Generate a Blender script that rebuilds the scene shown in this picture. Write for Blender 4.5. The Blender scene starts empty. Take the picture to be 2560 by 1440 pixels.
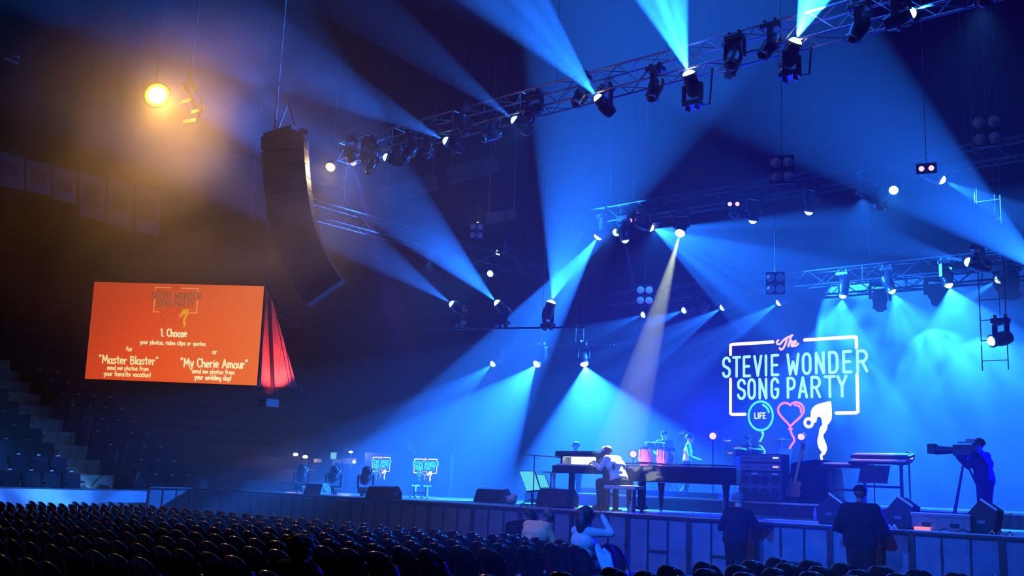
import bpy, bmesh, math, random
from mathutils import Vector, Matrix, Euler
random.seed(7)
SC = bpy.context.scene
COL = SC.collection
# ------------------------------------------------------------------ camera, world, exposure
# world axes: X runs along the stage front, Y points upstage, the floor is z = 0
F_PX, W_PX, H_PX = 2600.0, 2560.0, 1440.0
CAM_Z = 1.68
FWD_H = Vector((-0.6572, 0.7537, 0)).normalized()
RIGHT_H = Vector((FWD_H.y, -FWD_H.x, 0))
PITCH, ROLL = math.radians(10.58), math.radians(2.29)
c_f = FWD_H * math.cos(PITCH) + Vector((0, 0, math.sin(PITCH)))
c_u0 = Vector((0, 0, math.cos(PITCH))) - FWD_H * math.sin(PITCH)
c_r = RIGHT_H * math.cos(ROLL) + c_u0 * math.sin(ROLL)
c_u = c_u0 * math.cos(ROLL) - RIGHT_H * math.sin(ROLL)
CAM = Vector((0, 0, CAM_Z))
cam_d = bpy.data.cameras.new('camera')
cam_d.sensor_width = 36.0
cam_d.lens = 36.0 * F_PX / W_PX
cam_d.clip_end = 400
cam_o = bpy.data.objects.new('camera', cam_d)
COL.objects.link(cam_o)
cam_o.matrix_world = Matrix(((c_r.x, c_u.x, -c_f.x, CAM.x), (c_r.y, c_u.y, -c_f.y, CAM.y), (c_r.z, c_u.z, -c_f.z, CAM.z), (0, 0, 0, 1)))
SC.camera = cam_o
wd = bpy.data.worlds.new('dark_arena')
SC.world = wd
wd.use_nodes = True
wd.node_tree.nodes['Background'].inputs[0].default_value = (0.25, 0.4, 1.0, 1)
wd.node_tree.nodes['Background'].inputs[1].default_value = 0.0
SC.view_settings.view_transform = 'Standard'
SC.view_settings.look = 'None'
SC.view_settings.exposure = 0.0
SC.view_settings.gamma = 1.0
SC.view_settings.use_curve_mapping = False
cy = SC.cycles
cy.max_bounces = 3
cy.diffuse_bounces = 1
cy.glossy_bounces = 2
cy.transmission_bounces = 1
cy.transparent_max_bounces = 6
cy.volume_bounces = 0
cy.volume_step_rate = 4.0
cy.volume_max_steps = 64
cy.caustics_reflective = False
cy.caustics_refractive = False
cy.use_denoising = True
cy.use_light_tree = True
cy.use_adaptive_sampling = True
cy.adaptive_threshold = 0.08
cy.sample_clamp_indirect = 4.0

def ray(px, py):
    return (c_f * F_PX + c_r * (px - W_PX / 2) + c_u * (H_PX / 2 - py)).normalized()
def at_y(px, py, y):
    r = ray(px, py); return CAM + r * (y / r.y)
def at_x(px, py, x):
    r = ray(px, py); return CAM + r * (x / r.x)
def at_z(px, py, z):
    r = ray(px, py); return CAM + r * ((z - CAM_Z) / r.z)
def at_d(px, py, d):
    r = ray(px, py); return CAM + r * (d / r.dot(c_f))
def proj(p):
    v = Vector(p) - CAM
    w = v.dot(c_f)
    return (W_PX / 2 + F_PX * v.dot(c_r) / w, H_PX / 2 - F_PX * v.dot(c_u) / w, w)
def aim(p, ang, toward):
    """a direction seen from the camera at `ang` degrees, tipped `toward` degrees to the viewer"""
    v = (p - CAM).normalized()
    r = (c_r - v * c_r.dot(v)).normalized()
    u = (c_u - v * c_u.dot(v)).normalized()
    a, t = math.radians(ang), math.radians(toward)
    return (r * math.cos(a) + u * math.sin(a)) * math.cos(t) - v * math.sin(t)

# ------------------------------------------------------------------ materials and mesh helpers
def mat(name, col, rough=0.6, metal=0.0, emis=None, es=0.0, var=0.15, scale=6.0, spec=0.5, sample=False, coat=0.0):
    m = bpy.data.materials.new(name); m.use_nodes = True
    nt = m.node_tree; b = nt.nodes['Principled BSDF']
    b.inputs['Roughness'].default_value = rough
    b.inputs['Metallic'].default_value = metal
    b.inputs['Specular IOR Level'].default_value = spec
    b.inputs['Coat Weight'].default_value = coat; b.inputs['Coat Roughness'].default_value = 0.15
    c = (col[0], col[1], col[2], 1)
    if emis:
        b.inputs['Base Color'].default_value = c
        b.inputs['Emission Color'].default_value = (emis[0], emis[1], emis[2], 1)
        b.inputs['Emission Strength'].default_value = es
        m.cycles.emission_sampling = 'AUTO' if sample else 'NONE'
    else:
        tc = nt.nodes.new('ShaderNodeTexCoord'); n = nt.nodes.new('ShaderNodeTexNoise'); r = nt.nodes.new('ShaderNodeValToRGB')
        n.inputs['Scale'].default_value = scale; n.inputs['Detail'].default_value = 3
        r.color_ramp.elements[0].position = 0.3; r.color_ramp.elements[1].position = 0.7
        r.color_ramp.elements[0].color = tuple(x * (1 - var) for x in col) + (1,)
        r.color_ramp.elements[1].color = tuple(min(1, x * (1 + var)) for x in col) + (1,)
        nt.links.new(tc.outputs['Object'], n.inputs['Vector']); nt.links.new(n.outputs[0], r.inputs[0])
        nt.links.new(r.outputs[0], b.inputs['Base Color'])
    return m
def glow(name, col, s, sample=False):
    return mat(name, (0.02, 0.02, 0.02), 0.4, 0, col, s, sample=sample)

class MB:
    """collects shapes that become ONE mesh object"""
    def __init__(self): self.v, self.f = [], []
    def add(self, vs, fs, M=None):
        k = len(self.v)
        self.v += [tuple(M @ Vector(p)) if M else tuple(p) for p in vs]
        self.f += [[i + k for i in f] for f in fs]
        return self
    def box(self, c, s, R=None):
        x, y, z = s[0] / 2, s[1] / 2, s[2] / 2
        vs = [(-x, -y, -z), (x, -y, -z), (x, y, -z), (-x, y, -z), (-x, -y, z), (x, -y, z), (x, y, z), (-x, y, z)]
        M = Matrix.Translation(c) @ (R.to_4x4() if R is not None else Matrix())
        return self.add(vs, [(3, 2, 1, 0), (4, 5, 6, 7), (0, 1, 5, 4), (1, 2, 6, 5), (2, 3, 7, 6), (3, 0, 4, 7)], M)
    def tube(self, pts, r, n=8, caps=True):
        pts = [Vector(p) for p in pts]
        rs = r if isinstance(r, (list, tuple)) else [r] * len(pts)
        vs, fs = [], []
        t0 = (pts[1] - pts[0]).normalized()
        a = t0.orthogonal().normalized()
        for i, p in enumerate(pts):
            t = (pts[min(i + 1, len(pts) - 1)] - pts[max(i - 1, 0)])
            t = t.normalized() if t.length > 1e-9 else t0
            a = (a - t * a.dot(t)); a = a.normalized() if a.length > 1e-6 else t.orthogonal().normalized()
            b = t.cross(a)
            for k in range(n):
                q = 2 * math.pi * k / n
                vs.append(p + (a * math.cos(q) + b * math.sin(q)) * rs[i])
            t0 = t
        for i in range(len(pts) - 1):
            for k in range(n):
                k2 = (k + 1) % n
                fs.append((i * n + k, i * n + k2, (i + 1) * n + k2, (i + 1) * n + k))
        if caps:
            fs.append(tuple(range(n))[::-1]); fs.append(tuple(range((len(pts) - 1) * n, len(pts) * n)))
        return self.add(vs, fs)
    def lathe(self, prof, n=16, M=None):
        vs, fs = [], []
        for r, z in prof:
            for k in range(n):
                q = 2 * math.pi * k / n
                vs.append((r * math.cos(q), r * math.sin(q), z))
        for i in range(len(prof) - 1):
            for k in range(n):
                k2 = (k + 1) % n
                fs.append((i * n + k, i * n + k2, (i + 1) * n + k2, (i + 1) * n + k))
        fs.append(tuple(range(n))[::-1]); fs.append(tuple(range((len(prof) - 1) * n, len(prof) * n)))
        return self.add(vs, fs, M)
    def ell(self, c, rad, n=12, m=8, R=None):
        prof = [(max(1e-4, math.sin(math.pi * i / m)), -math.cos(math.pi * i / m)) for i in range(m + 1)]
        M = Matrix.Translation(c) @ (R.to_4x4() if R is not None else Matrix()) @ Matrix.Diagonal((rad[0], rad[1], rad[2], 1))
        return self.lathe(prof, n, M)
    def prism(self, poly, z0, z1, M=None):
        n = len(poly)
        vs = [(p[0], p[1], z0) for p in poly] + [(p[0], p[1], z1) for p in poly]
        fs = [tuple(range(n))[::-1], tuple(range(n, 2 * n))] + [(i, (i + 1) % n, n + (i + 1) % n, n + i) for i in range(n)]
        return self.add(vs, fs, M)
    def mesh(self, name, m, smooth=False, bevel=0.0, seg=2):
        me = bpy.data.meshes.new(name)
        me.from_pydata(self.v, [], self.f)
        if bevel:
            bm = bmesh.new(); bm.from_mesh(me)
            es = [e for e in bm.edges if len(e.link_faces) == 2 and e.calc_face_angle(0) > 0.6]
            bmesh.ops.bevel(bm, geom=es, offset=bevel, segments=seg, affect='EDGES', profile=0.6)
            bm.to_mesh(me); bm.free()
        if m: me.materials.append(m)
        me.validate()
        bm = bmesh.new(); bm.from_mesh(me); bmesh.ops.recalc_face_normals(bm, faces=bm.faces); bm.to_mesh(me); bm.free()
        if smooth:
            me.shade_smooth()
            try: me.set_sharp_from_angle(angle=math.radians(40))
            except Exception: pass
        return me
    def build(self, name, m, parent=None, smooth=False, bevel=0.0, label=None, **k):
        return put(name, self.mesh(name, m, smooth, bevel), parent, label=label, **k)

def put(name, me, parent=None, M=None, label=None, cat=None, group=None, kind=None):
    o = bpy.data.objects.new(name, me); COL.objects.link(o)
    if parent: o.parent = parent
    if M is not None: o.matrix_local = M
    return tag(o, label, cat, group, kind)
def tag(o, label=None, cat=None, group=None, kind=None):
    if label: o['label'] = label
    if cat: o['category'] = cat
    if group: o['group'] = group
    if kind: o['kind'] = kind
    return o
def thing(name, label, cat, loc=(0, 0, 0), rotz=0.0, group=None, M=None):
    o = bpy.data.objects.new(name, None); COL.objects.link(o)
    o.empty_display_size = 0.1
    if M is not None: o.matrix_world = M
    else: o.location = loc; o.rotation_euler = (0, 0, rotz)
    return tag(o, label, cat, group)
KIDS = {}
def kids(o):
    return [c for c in bpy.data.objects if c.parent == o]
def dup(root, M, label, group=None):
    """a copy of a thing with copies of its parts and their sub-parts"""
    def rec(o, parent):
        c = o.copy(); COL.objects.link(c); c.parent = parent
        for ch in list(o.children): rec(ch, c)
        return c
    r = rec(root, None); r.matrix_world = M; r['label'] = label
    if group: r['group'] = group
    return r
def T(x, y, z, rz=0.0): return Matrix.Translation((x, y, z)) @ Matrix.Rotation(rz, 4, 'Z')
def look(d, up=Vector((0, 0, 1))):
    """3x3 whose +Z is d"""
    z = Vector(d).normalized()
    x = up.cross(z); x = x.normalized() if x.length > 1e-4 else Vector((1, 0, 0))
    return Matrix((x, z.cross(x), z)).transposed()
def hit(px, py, p0, n):
    r = ray(px, py); return CAM + r * ((Vector(p0) - CAM).dot(n) / r.dot(n))

# materials shared by many things
M_black = mat('black_powder_coat', (0.012, 0.012, 0.014), 0.45)
M_blackgloss = mat('black_gloss', (0.008, 0.008, 0.01), 0.18)
M_rubber = mat('black_rubber', (0.01, 0.01, 0.01), 0.8)
M_cloth = mat('black_cloth', (0.01, 0.01, 0.012), 0.95, spec=0.1)
M_alu = mat('dull_aluminium', (0.45, 0.46, 0.48), 0.35, 0.9)
M_steel = mat('grey_steel', (0.2, 0.2, 0.21), 0.4, 0.8)
M_white = mat('white_plastic', (0.75, 0.76, 0.78), 0.5)
M_grey = mat('grey_paint', (0.16, 0.17, 0.18), 0.55)
M_wood = mat('brown_wood', (0.16, 0.07, 0.03), 0.5, var=0.4, scale=12)
M_skin_d = mat('dark_skin', (0.13, 0.065, 0.04), 0.55)
M_skin_l = mat('light_skin', (0.5, 0.3, 0.22), 0.55)

# ------------------------------------------------------------------ the haze in the hall
def haze_mat(name, dens, aniso, noise=None):
    m = bpy.data.materials.new(name); m.use_nodes = True
    nt = m.node_tree; nt.nodes.clear()
    o = nt.nodes.new('ShaderNodeOutputMaterial'); v = nt.nodes.new('ShaderNodeVolumeScatter')
    v.inputs['Density'].default_value = dens; v.inputs['Anisotropy'].default_value = aniso
    nt.links.new(v.outputs[0], o.inputs['Volume'])
    m.cycles.volume_sampling = 'EQUIANGULAR'
    m.cycles.homogeneous_volume = noise is None
    if noise:
        noise(nt, v)
    return m
put('haze', MB().box((-17, 23.1, 8.2), (50, 28.0, 16.6)).mesh('haze', haze_mat('theatrical_haze', 0.012, 0.2)), kind='stuff', label='theatrical haze hanging over the stage and the rig', cat='haze')

def cloud(c, r, dens, seed, scale=0.28):
    def noise(nt, v):
        tc = nt.nodes.new('ShaderNodeTexCoord'); g = nt.nodes.new('ShaderNodeTexGradient'); g.gradient_type = 'SPHERICAL'
        mp = nt.nodes.new('ShaderNodeMapping'); mp.inputs['Scale'].default_value = (1 / r[0], 1 / r[1], 1 / r[2])
        n = nt.nodes.new('ShaderNodeTexNoise'); n.inputs['Scale'].default_value = scale; n.inputs['Detail'].default_value = 3; n.inputs['Distortion'].default_value = 0.6
        mv = nt.nodes.new('ShaderNodeMapping'); mv.inputs['Location'].default_value = (seed, seed * 0.7, 0)
        mr = nt.nodes.new('ShaderNodeMapRange'); mr.inputs[1].default_value = 0.42; mr.inputs[2].default_value = 0.72; mr.inputs[4].default_value = dens
        mu = nt.nodes.new('ShaderNodeMath'); mu.operation = 'MULTIPLY'
        L = nt.links.new
        L(tc.outputs['Object'], mp.inputs[0]); L(mp.outputs[0], g.inputs[0]); L(tc.outputs['Object'], mv.inputs[0]); L(mv.outputs[0], n.inputs[0])
        L(n.outputs[0], mr.inputs[0]); L(mr.outputs[0], mu.inputs[0]); L(g.outputs['Fac'], mu.inputs[1]); L(mu.outputs[0], v.inputs['Density'])
    o = put('smoke', MB().ell((0, 0, 0), r, 24, 12).mesh('smoke', haze_mat('drifting_smoke', dens, 0.1, noise)), kind='stuff', label='drifting smoke', cat='smoke')
    o.location = c
    return o
sm = cloud(at_d(370, 440, 22.5), (5.6, 5.6, 4.2), 0.75, 3.0)
sm['label'] = 'cloud of smoke drifting under the orange flood lamp at the upper left'
sm = cloud(at_d(900, 640, 25.5), (3.5, 3.5, 2.6), 0.14, 9.0)
sm['label'] = 'thinner smoke drifting right of the hanging loudspeaker column'
# ------------------------------------------------------------------ hall: floor, walls, roof
M_floor = mat('dark_arena_floor', (0.03, 0.03, 0.033), 0.6, scale=0.6, var=0.35)
M_wallback = mat('black_back_drape', (0.012, 0.012, 0.015), 0.95, scale=1.0, spec=0.1)
M_roof = mat('dark_roof_deck', (0.02, 0.017, 0.015), 0.9, scale=0.4, spec=0.1)
M_conc = mat('stand_concrete', (0.05, 0.036, 0.03), 0.95, scale=2, var=0.25, spec=0.1)
M_boards = mat('white_rink_boards', (0.62, 0.66, 0.7), 0.45, var=0.05)
put('floor', MB().box((-17, 14, -0.05), (52, 48, 0.1)).mesh('floor', M_floor), kind='structure')
put('ceiling', MB().box((-17, 14, 17.05), (54, 50, 0.1)).mesh('ceiling', M_roof), kind='structure')
put('wall_back', MB().box((-17, 37.2, 8.5), (54, 0.3, 17)).mesh('wall_back', M_wallback), kind='structure')
put('wall_right', MB().box((8.6, 14, 8.5), (0.3, 50, 17)).mesh('wall_right', M_roof), kind='structure')
put('wall_front', MB().box((-17, -9.3, 8.5), (54, 0.3, 17)).mesh('wall_front', M_roof), kind='structure')
put('wall_left', MB().box((-43.2, 14, 8.5), (0.3, 50, 17)).mesh('wall_left', M_roof), kind='structure')
# rink boards along the left side of the floor, with a thin joint along their middle
WX = -26.5
b = MB()
b.box((WX - 0.06, 3.9, 0.80), (0.12, 23.4, 0.50)); b.box((WX - 0.06, 3.9, 0.265), (0.12, 23.4, 0.53)); b.box((WX - 0.08, 3.9, 0.54), (0.1, 23.4, 0.03))
wl = b.build('trim_1', M_boards, kind='structure', label='pale rink boards below the left stands')
MB().box((WX - 0.07, 3.9, 1.065), (0.16, 23.4, 0.03)).build('cap_rail', M_steel, wl)
# stepped concrete stand
AISLE_Y, AISLE_W, TD, TR_ = None, 1.25, 0.84, 0.40
pa = at_x(262, 1205, WX - 0.9)
AISLE_Y = pa.y - 0.1
b = MB()
for i in range(17):
    x0 = WX - 0.15 - TD * i
    z1 = 0.62 + TR_ * i
    b.box(((x0 - 16.55 + x0) / 2 if False else (x0 + (-43)) / 2, 8.0, z1 - TR_ / 2), (x0 + 43, 40, TR_))
b.box((-34.8, 8, 0.11), (16.3, 40, 0.22))
st = b.build('floor_stand', M_conc, kind='structure', label='stepped concrete seating bank along the left side')
# the aisle: two half-steps for every tier
M_step = mat('worn_tan_step', (0.5, 0.32, 0.18), 0.85, var=0.25, scale=5)
b = MB()
for i in range(16):
    x0 = WX - 0.15 - TD * i; z1 = 0.62 + TR_ * i
    b.box((x0 - 0.21, AISLE_Y, z1 + 0.015), (0.40, AISLE_W, 0.03))
    b.box((x0 - 0.63, AISLE_Y, z1 + TR_ / 2 - 0.005), (0.42, AISLE_W, TR_ - 0.01 + 0.03))
sa = b.build('stair', M_step, label='tan aisle stairs climbing the stands at the left', cat='stairs')
for (yy, x0, n) in ((AISLE_Y + 0.85, WX - 0.6, 3), (AISLE_Y + 0.85, WX - 3.6, 3)):
    t = thing('handrail', 'thin steel aisle handrail %s the tan stairs' % ('at the foot of' if x0 > WX - 1 else 'halfway up'), 'handrail', (x0, yy, 0.62 + TR_ * int((WX - x0) / TD)))
    z = TR_ / TD
    MB().tube([(0, 0, 0), (0, 0, 0.95)], 0.022).build('post', M_steel, t)
    MB().tube([(-1.2, 0, 1.2 * z), (-1.2, 0, 0.95 + 1.2 * z)], 0.022).build('post', M_steel, t)
    MB().tube([(0.15, 0, 0.8), (0, 0, 0.97), (-1.2, 0, 0.97 + 1.2 * z)], 0.022).build('rail', M_steel, t)

# stand seats
M_seat = mat('navy_seat_plastic', (0.010, 0.013, 0.022), 0.85, spec=0.08)
M_plate = mat('pale_number_plate', (0.6, 0.6, 0.6), 0.5)
def arena_seat():
    t = thing('arena_seat', 'x', 'seat')
    pts = [(-0.22, 0), (0.22, 0), (0.23, 0.3), (0.19, 0.38), (0.1, 0.41), (-0.1, 0.41), (-0.19, 0.38), (-0.23, 0.3)]
    R = Matrix.Translation((-0.2, 0, 0.44)) @ Matrix.Rotation(math.radians(-12), 4, 'Y') @ Matrix(((0, 0, 1, 0), (1, 0, 0, 0), (0, 1, 0, 0), (0, 0, 0, 1)))
    MB().prism(pts, -0.02, 0.02, R).build('backrest', M_seat, t, bevel=0.01)
    MB().box((-0.12, 0, 0.63), (0.06, 0.42, 0.4), Matrix.Rotation(math.radians(-10), 3, 'Y')).build('seat', M_seat, t, bevel=0.015, label='tipped-up seat')
    MB().box((-0.2, 0.26, 0.22), (0.3, 0.04, 0.44)).box((-0.14, 0.26, 0.62), (0.3, 0.05, 0.04)).build('armrest', M_black, t, bevel=0.006)
    MB().box((-0.235, 0, 0.885), (0.012, 0.09, 0.03)).build('number_plate', M_plate, t, label='small pale number plate')
    return t
seat0 = arena_seat()
first = True
for i in range(9):
    x0 = WX - 0.15 - TD * i; z = 0.62 + TR_ * i
    side_rows = [(-1, k) for k in range(7)] + [(1, k) for k in range(5 if i < 7 else 3)]
    for s, k in side_rows:
        y = AISLE_Y + s * (AISLE_W / 2 + 0.34 + 0.54 * k)
        if y > 17.5 or y < 4: continue
        ordn = ['front', 'second', 'third', 'fourth', 'fifth', 'sixth', 'seventh', 'eighth', 'ninth'][i]
        lab = 'dark folding stand seat in the %s row, %s the tan stairs' % (ordn, 'nearer side of' if s < 0 else 'stage side of')
        M = T(x0 - 0.34, y, z)
        g = 'stand seats %s row' % ordn
        if first: seat0.matrix_world = M; tag(seat0, lab, group=g); first = False
        else: dup(seat0, M, lab, g)

# section sign and unlit wall board in the stands
def board(name, label, cat, corners, p0, n, m, th=0.03, group=None):
    """a thin board whose outline is the four given points on the plane (p0, n)"""
    P = [hit(x, y, p0, n) for x, y in corners]
    nn = Vector(n).normalized()
    if nn.dot(CAM - P[0]) < 0: nn = -nn
    t = thing(name, label, cat, P[3], group=group)
    b = MB(); vs = [p - P[3] for p in P]; vs += [v - nn * th for v in vs]
    b.add(vs, [(0, 1, 2, 3), (7, 6, 5, 4), (0, 4, 5, 1), (1, 5, 6, 2), (2, 6, 7, 3), (3, 7, 4, 0)])
    return t, b, P, nn
nX = Vector((1, 0, 0))
M_sign = mat('pale_blue_sign', (0.42, 0.46, 0.6), 0.6)
t, b, P, nn = board('section_sign', 'small pale section sign reading 102 high in the left stands', 'sign', [(18, 957), (54, 958), (52, 992), (16, 991)], (WX - 7.6, 0, 0), nX, M_sign)
b.build('sign_board', M_sign, t)
SIGN = (t, P, nn)
MB().tube([(P[3] + P[2]) / 2 - P[3] + Vector((-0.1, 0, 0.3)), Vector((-0.1, (P[2] - P[3]).y / 2, -1.2))], 0.03).build('post', M_steel, t)
M_dull = mat('dull_grey_board', (0.10, 0.075, 0.065), 0.8)
t, b, P, nn = board('vomitory_wall', 'dim grey portal wall at the top of the tan stairs', 'wall panel', [(94, 970), (200, 974), (196, 1032), (92, 1020)], (WX - 7.0, 0, 0), nX, M_dull, 0.2)
b.build('panel', M_dull, t)

# ------------------------------------------------------------------ roof steel and hanging banners
M_raft = mat('brown_rafter_paint', (0.22, 0.16, 0.13), 0.7)
def rafter(label, a, c, w=0.12, h=0.45):
    t = thing('roof_beam', label, 'beam', (a + c) / 2)
    d = (c - a); L = d.length
    R = look(d)
    q = MB()
    q.box((0, 0, 0), (0.05, h, L)); q.box((0, h / 2, 0), (w * 2, 0.05, L)); q.box((0, -h / 2, 0), (w * 2, 0.05, L))
    q.v = [tuple(R @ Vector(v)) for v in q.v]
    q.build('girder', M_raft, t, bevel=0.005)
    for s in (-0.42, 0.42):
        p = d * s
        MB().tube([p, Vector((p.x, p.y, 16.95 - (a + c).z / 2))], 0.03, 6).build('hanger_rod', M_steel, t)
    return t
rafter('pale brown roof beam behind the blue beam, lower end nearest the speaker column', at_d(955, 492, 38), at_d(1092, 452, 38.0), 0.16, 0.5)
rafter('dim brown roof beam, the upper one toward the middle of the hall', at_d(1118, 442, 39.5), at_d(1245, 408, 39.5), 0.16, 0.55)
rafter('thin dim roof beam above the far side truss', at_d(1215, 548, 36.3), at_d(1290, 535, 36.3), 0.1, 0.3)
M_ban = mat('faded_banner_cloth', (0.36, 0.27, 0.26), 0.9, var=0.25, scale=2.2)
M_ban2 = mat('faded_banner_print', (0.17, 0.11, 0.12), 0.9, var=0.3, scale=3)
ban = [(-30, 372, 62, 82, 500), (66, 398, 128, 78, 82), (132, 416, 192, 80, 82), (200, 430, 262, 110, 82), (270, 446, 332, 112, 82), (342, 462, 400, 115, 82)]
words = ['leftmost', 'second from the left', 'third from the left', 'third from the right', 'second from the right', 'rightmost']
for k, (x0, y0, x1, h, _) in enumerate(ban):
    sl = 0.235
    cs = [(x0, y0), (x1, y0 + sl * (x1 - x0)), (x1 - 2, y0 + sl * (x1 - x0) + h), (x0 - 2, y0 + h)]
    t, b, P, nn = board('banner', 'faded hanging banner in the upper left murk, %s of its row' % words[k], 'banner', cs, (-33.5, 0, 0), nX, M_ban, 0.02, 'faded roof banners')
    b.build('cloth', M_ban, t)
    c = [(P[0] * (1 - u) + P[1] * u) * (1 - v) + (P[3] * (1 - u) + P[2] * u) * v - P[3] + nn * 0.012 for u, v in ((0.2, 0.25), (0.8, 0.25), (0.8, 0.7), (0.2, 0.7))]
    q = MB(); q.add(c + [x - nn * 0.008 for x in c], [(0, 1, 2, 3), (7, 6, 5, 4), (0, 4, 5, 1), (1, 5, 6, 2), (2, 6, 7, 3), (3, 7, 4, 0)]); q.build('print', M_ban2, t)
    a = P[0] - P[3]; e = P[1] - P[3]
    MB().tube([a, e], 0.025, 6).build('pole', M_steel, t)
    MB().tube([a, Vector((a.x, a.y, 16.95 - P[3].z))], 0.006, 5).build('hanging_wire', M_steel, t)
    MB().tube([e, Vector((e.x, e.y, 16.95 - P[3].z))], 0.006, 5).build('hanging_wire', M_steel, t)
M_tube = mat('unlit_tube', (0.5, 0.5, 0.48), 0.5)
p = at_d(32, 146, 30)
t = thing('strip_light', 'pale twin-tube roof light at the top left corner', 'light', p)
d = c_r * 0.86 - c_u * 0.5; d.z *= 0.6
e = c_u
MB().tube([-d * 0.2 + e * .1, d * 0.2 + e * .1], 0.05, 8).build('tube', M_tube, t)
MB().tube([-d * 0.2 - e * .07 - c_r * .05, d * 0.2 - e * .07 - c_r * .05], 0.05, 8).build('tube', M_tube, t)
MB().box((0, 0, 0.1), (0.3, 0.3, 0.05)).tube([(0, 0, 0.1), (0, 0, 16.95 - p.z)], 0.02, 6).build('housing', M_black, t)

# ------------------------------------------------------------------ stage platform
SZ = 1.18
SX0, SX1, SY0, SY1 = -24.0, -2.2, 17.05, 31.0
M_deck = mat('black_stage_deck', (0.02, 0.02, 0.023), 0.35, var=0.3, scale=1.5)
M_edge = mat('brightened_edge_strip', (0.55, 0.56, 0.58), 0.4, 0.3)  # pale tone adds the brightness of the lit deck edge
t = thing('stage_platform', 'large black stage platform behind the crowd barrier', 'stage', ((SX0 + SX1) / 2, SY0, 0))
w = SX1 - SX0
MB().box((0, 0 + (SY1 - SY0) / 2, SZ - 0.1), (w, SY1 - SY0, 0.2)).build('deck', M_deck, t)
MB().box((0, 0.1, (SZ - 0.2) / 2), (w - 0.2, 0.05, SZ - 0.2)).build('skirt', M_cloth, t)
MB().box((0, -0.015, SZ - 0.02), (w, 0.03, 0.06)).build('edge_strip', M_edge, t)

# ------------------------------------------------------------------ crowd barrier: separate sections side by side
M_bar = mat('barrier_sheet', (0.13, 0.155, 0.2), 0.5, var=0.2, scale=3)
M_barp = mat('barrier_frame', (0.035, 0.035, 0.04), 0.45, 0.3)
BW, BH = 1.30, 1.16
def barrier():
    t = thing('crowd_barrier', 'x', 'barrier')
    for k in (-1, 0, 1):
        MB().box((k * 0.42, 0, 0.6), (0.385, 0.02, 1.02) if k else (0.385, 0.02, 1.02)).build('panel', M_bar, t)
    for x in (-0.63, 0.63):
        MB().box((x, 0, 0.58), (0.055, 0.07, 1.14)).build('post', M_barp, t, bevel=0.008)
    for x in (-0.21, 0.21):
        MB().box((x, -0.005, 0.6), (0.03, 0.045, 1.04)).build('stile', M_barp, t)
    MB().box((0, 0, BH), (BW - 0.01, 0.09, 0.06)).build('top_rail', M_barp, t, bevel=0.015)
    MB().box((0, 0.16, 0.02), (BW - 0.03, 0.62, 0.03)).build('foot_plate', M_barp, t)
    MB().box((0, -0.02, 0.56), (0.39, 0.05, 0.04)).build('step_rail', M_barp, t)
    MB().box((0.63, -0.045, 0.62), (0.05, 0.03, 0.09)).build('latch', M_barp, t)
    return t
bar0 = barrier()
BY = 16.45
bl = 'dark framed crowd barrier section with %s, in the row before the stage'
xs = [-25.0 + 1.31 * k for k in range(19)]
ang = [(-25.72, 15.74, math.radians(-91))]
M = T(xs[0], BY, 0); bar0.matrix_world = M
tag(bar0, 'dark three-panel crowd barrier section standing in the straight row along the stage', group='straight row of crowd barriers')
for x in xs[1:]:
    dup(bar0, T(x, BY, 0), 'dark three-panel crowd barrier section standing in the straight row along the stage', 'straight row of crowd barriers')
for (x, y, a) in ang:
    dup(bar0, T(x, y, 0, -a), 'dim crowd barrier section angled back from the row beside the blue-lit boards', 'angled crowd barriers')

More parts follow.
